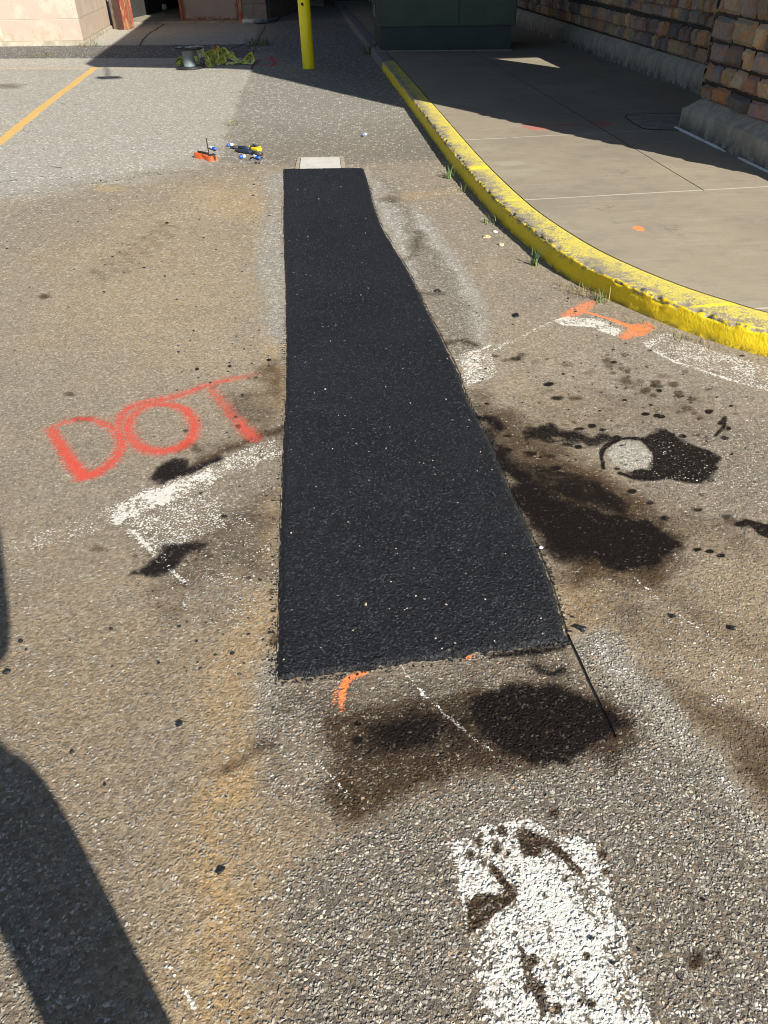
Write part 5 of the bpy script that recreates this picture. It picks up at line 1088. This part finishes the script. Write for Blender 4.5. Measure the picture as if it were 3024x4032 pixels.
tuft(at(480, 322), .04, 30, .08, 'sparse weed in the seam between the orange tool and the snips', .6, 16, .5)
tuft(at(345, 374), .04, 60, .10, 'dry weed in the crack at the left of the tools', .75, 17, .8, elong=(1.7, .5))
tuft(at(388, 369), .03, 30, .06, 'small dry weed in the crack below the orange tool', .7, 18, .6)
tuft(at(510, 363), .03, 50, .10, 'flat dry weed in the crack in front of the snips', .6, 19, .8, elong=(2, .4))
tuft(at(192, 100), .16, 60, .16, 'green weed at the corner of the pink block building', .25, 20, .3, elong=(1.6, .5))
tuft(at(88, 122), .12, 70, .22, 'weed on the far edge of the parking lot nearest the left picture edge', .4, 21, .4, elong=(1.6, .5))
tuft(at(172, 121), .08, 40, .14, 'small weed on the far edge of the parking lot below the pink corner', .4, 22, .4, elong=(1.5, .5))

# ================================================================== THE PHOTOGRAPHER, SEEN ONLY AS A SHADOW
def skinbody(name, verts, edges, radii, mat, par, sub=2, root=0):
    me = bpy.data.meshes.new(name); me.from_pydata(verts, edges, []); o = bpy.data.objects.new(name, me); COL.objects.link(o)
    o.modifiers.new('s', 'SKIN'); md = o.modifiers.new('u', 'SUBSURF'); md.levels = sub; md.render_levels = sub
    for i, r in enumerate(radii): me.skin_vertices[0].data[i].radius = (r, r) if not isinstance(r, tuple) else r
    me.skin_vertices[0].data[root].use_root = True
    dg = bpy.context.evaluated_depsgraph_get(); dg.update(); me2 = bpy.data.meshes.new_from_object(o.evaluated_get(dg)); bpy.data.objects.remove(o)
    return mkobj(name, me2, mat, par, True)
per = empty('person', (-.11, -.42, 0)); po = Vector((-.11, -.42, 0))
tag(per, 'person in dark clothes taking the photo, casting the shadow on the lower left asphalt', 'person')
skin = simple('skin', (.45, .27, .19), .5, .1, 20); shirt = simple('shirt', (.05, .06, .09), .8, .15, 30); trou = simple('trousers', (.06, .06, .065), .85, .15, 30); shoe = simple('shoe', (.04, .03, .025), .6); hair = simple('hair', (.03, .02, .012), .7)
V = [(0, 0, 1.06), (0, .0, 1.14), (0, .01, 1.25), (0, .01, 1.39), (0, .03, 1.46), (0, .05, 1.53), (0, .075, 1.60), (0, .085, 1.68),
     (.14, 0, .985), (.235, .03, .50), (.225, 0, .10), (.225, .11, .05), (-.17, 0, .985), (-.33, .03, .50), (-.36, 0, .10), (-.36, .11, .05),
     (.125, .01, 1.42), (.185, .08, 1.27), (.145, .30, 1.43), (.14, .35, 1.50), (-.15, .01, 1.40), (-.22, .12, 1.20), (.0, .29, 1.42), (.055, .345, 1.49)]
E = [(0, 1), (1, 2), (2, 3), (3, 4), (4, 5), (5, 6), (6, 7), (0, 8), (8, 9), (9, 10), (10, 11), (0, 12), (12, 13), (13, 14), (14, 15), (3, 16), (16, 17), (17, 18), (18, 19), (3, 20), (20, 21), (21, 22), (22, 23)]
Rr_ = [(.10, .08), (.12, .10), (.135, .11), (.13, .10), .06, .055, .085, .085, .095, .062, .045, .04, .095, .062, .045, .04, .06, .045, .03, .032, .06, .045, .03, .032]
for sx_, bx_ in ((1, 19), (-1, 23)):                       # four curled fingers and a thumb for each hand
    hx, hy, hz = V[bx_]
    for f_ in range(4):
        k0 = len(V); V += [(hx+.004*sx_, hy+.03, hz-.020+f_*.017), (hx-.012*sx_, hy+.052, hz-.020+f_*.017), (hx-.035*sx_, hy+.048, hz-.020+f_*.016)]; E += [(bx_, k0), (k0, k0+1), (k0+1, k0+2)]; Rr_ += [.0095, .0088, .008]
    k0 = len(V); V += [(hx-.012*sx_, hy+.012, hz+.025), (hx-.034*sx_, hy+.022, hz+.040)]; E += [(bx_, k0), (k0, k0+1)]; Rr_ += [.012, .0095]
bodyo = skinbody('body', V, E, Rr_, skin, per, 2)
def part_(nm2, idx, grow, mat):
    mp_ = {a_: i for i, a_ in enumerate(idx)}; vv = [V[i] for i in idx]; ee = [(mp_[a_], mp_[b_]) for a_, b_ in E if a_ in mp_ and b_ in mp_]
    return skinbody(nm2, vv, ee, [tuple(x+grow for x in Rr_[i]) if isinstance(Rr_[i], tuple) else Rr_[i]+grow for i in idx], mat, per, 2)
part_('shirt', [0, 1, 2, 3, 16, 17, 20, 21], .016, shirt); part_('trousers', [0, 8, 9, 10, 12, 13, 14], .020, trou)
for i in (11, 15):
    m = MB(); x_, y_, z_ = V[i]; m.tube([(x_, y_-.15, .05), (x_, y_-.05, .055), (x_, y_+.05, .045), (x_, y_+.10, .03)], [.045, .05, .045, .028], 12); m.build('shoe', shoe, per, True)
m = MB(); m.lathe([(.001, .108), (.05, .098), (.085, .06), (.098, .01), (.095, -.03), (.085, -.05)], c=(0, .065, 1.66), seg=20, cap=False); m.build('hair', hair, per, True)
for sx_ in (-1, 1):
    m = MB(); m.lathe([(.001, -.012), (.008, -.009), (.012, 0), (.008, .009), (.001, .012)], c=(.032*sx_, .158, 1.645), seg=12, cap=False); m.build('eye', simple('eye', (.6, .6, .6), .2), per, True)
    m = MB(); m.tube([(.083*sx_, .08, 1.61), (.097*sx_, .075, 1.635), (.095*sx_, .075, 1.665)], [.008, .013, .009], 8); m.build('ear', skin, per, True)
m = MB(); m.tube([(0, .158, 1.65), (0, .178, 1.615), (0, .165, 1.605)], [.007, .013, .008], 8); m.build('nose', skin, per, True)
m = MB(); m.tube([(-.022, .160, 1.578), (0, .166, 1.577), (.022, .160, 1.578)], [.004, .006, .004], 8); m.build('mouth', simple('lips', (.4, .15, .12), .5), per, True)
ph = MB(); ph.box((0, 0, 0), (.075, .150, .008), bev=.003); pho = ph.build('phone', simple('phone_black', (.02, .02, .02), .3))
pm = M.copy(); pm.translation = Vector((0, 0, CAMH))-Fv*.035; pho.matrix_world = pm; tag(pho, 'black phone held upright in both hands to take this photo', 'phone')
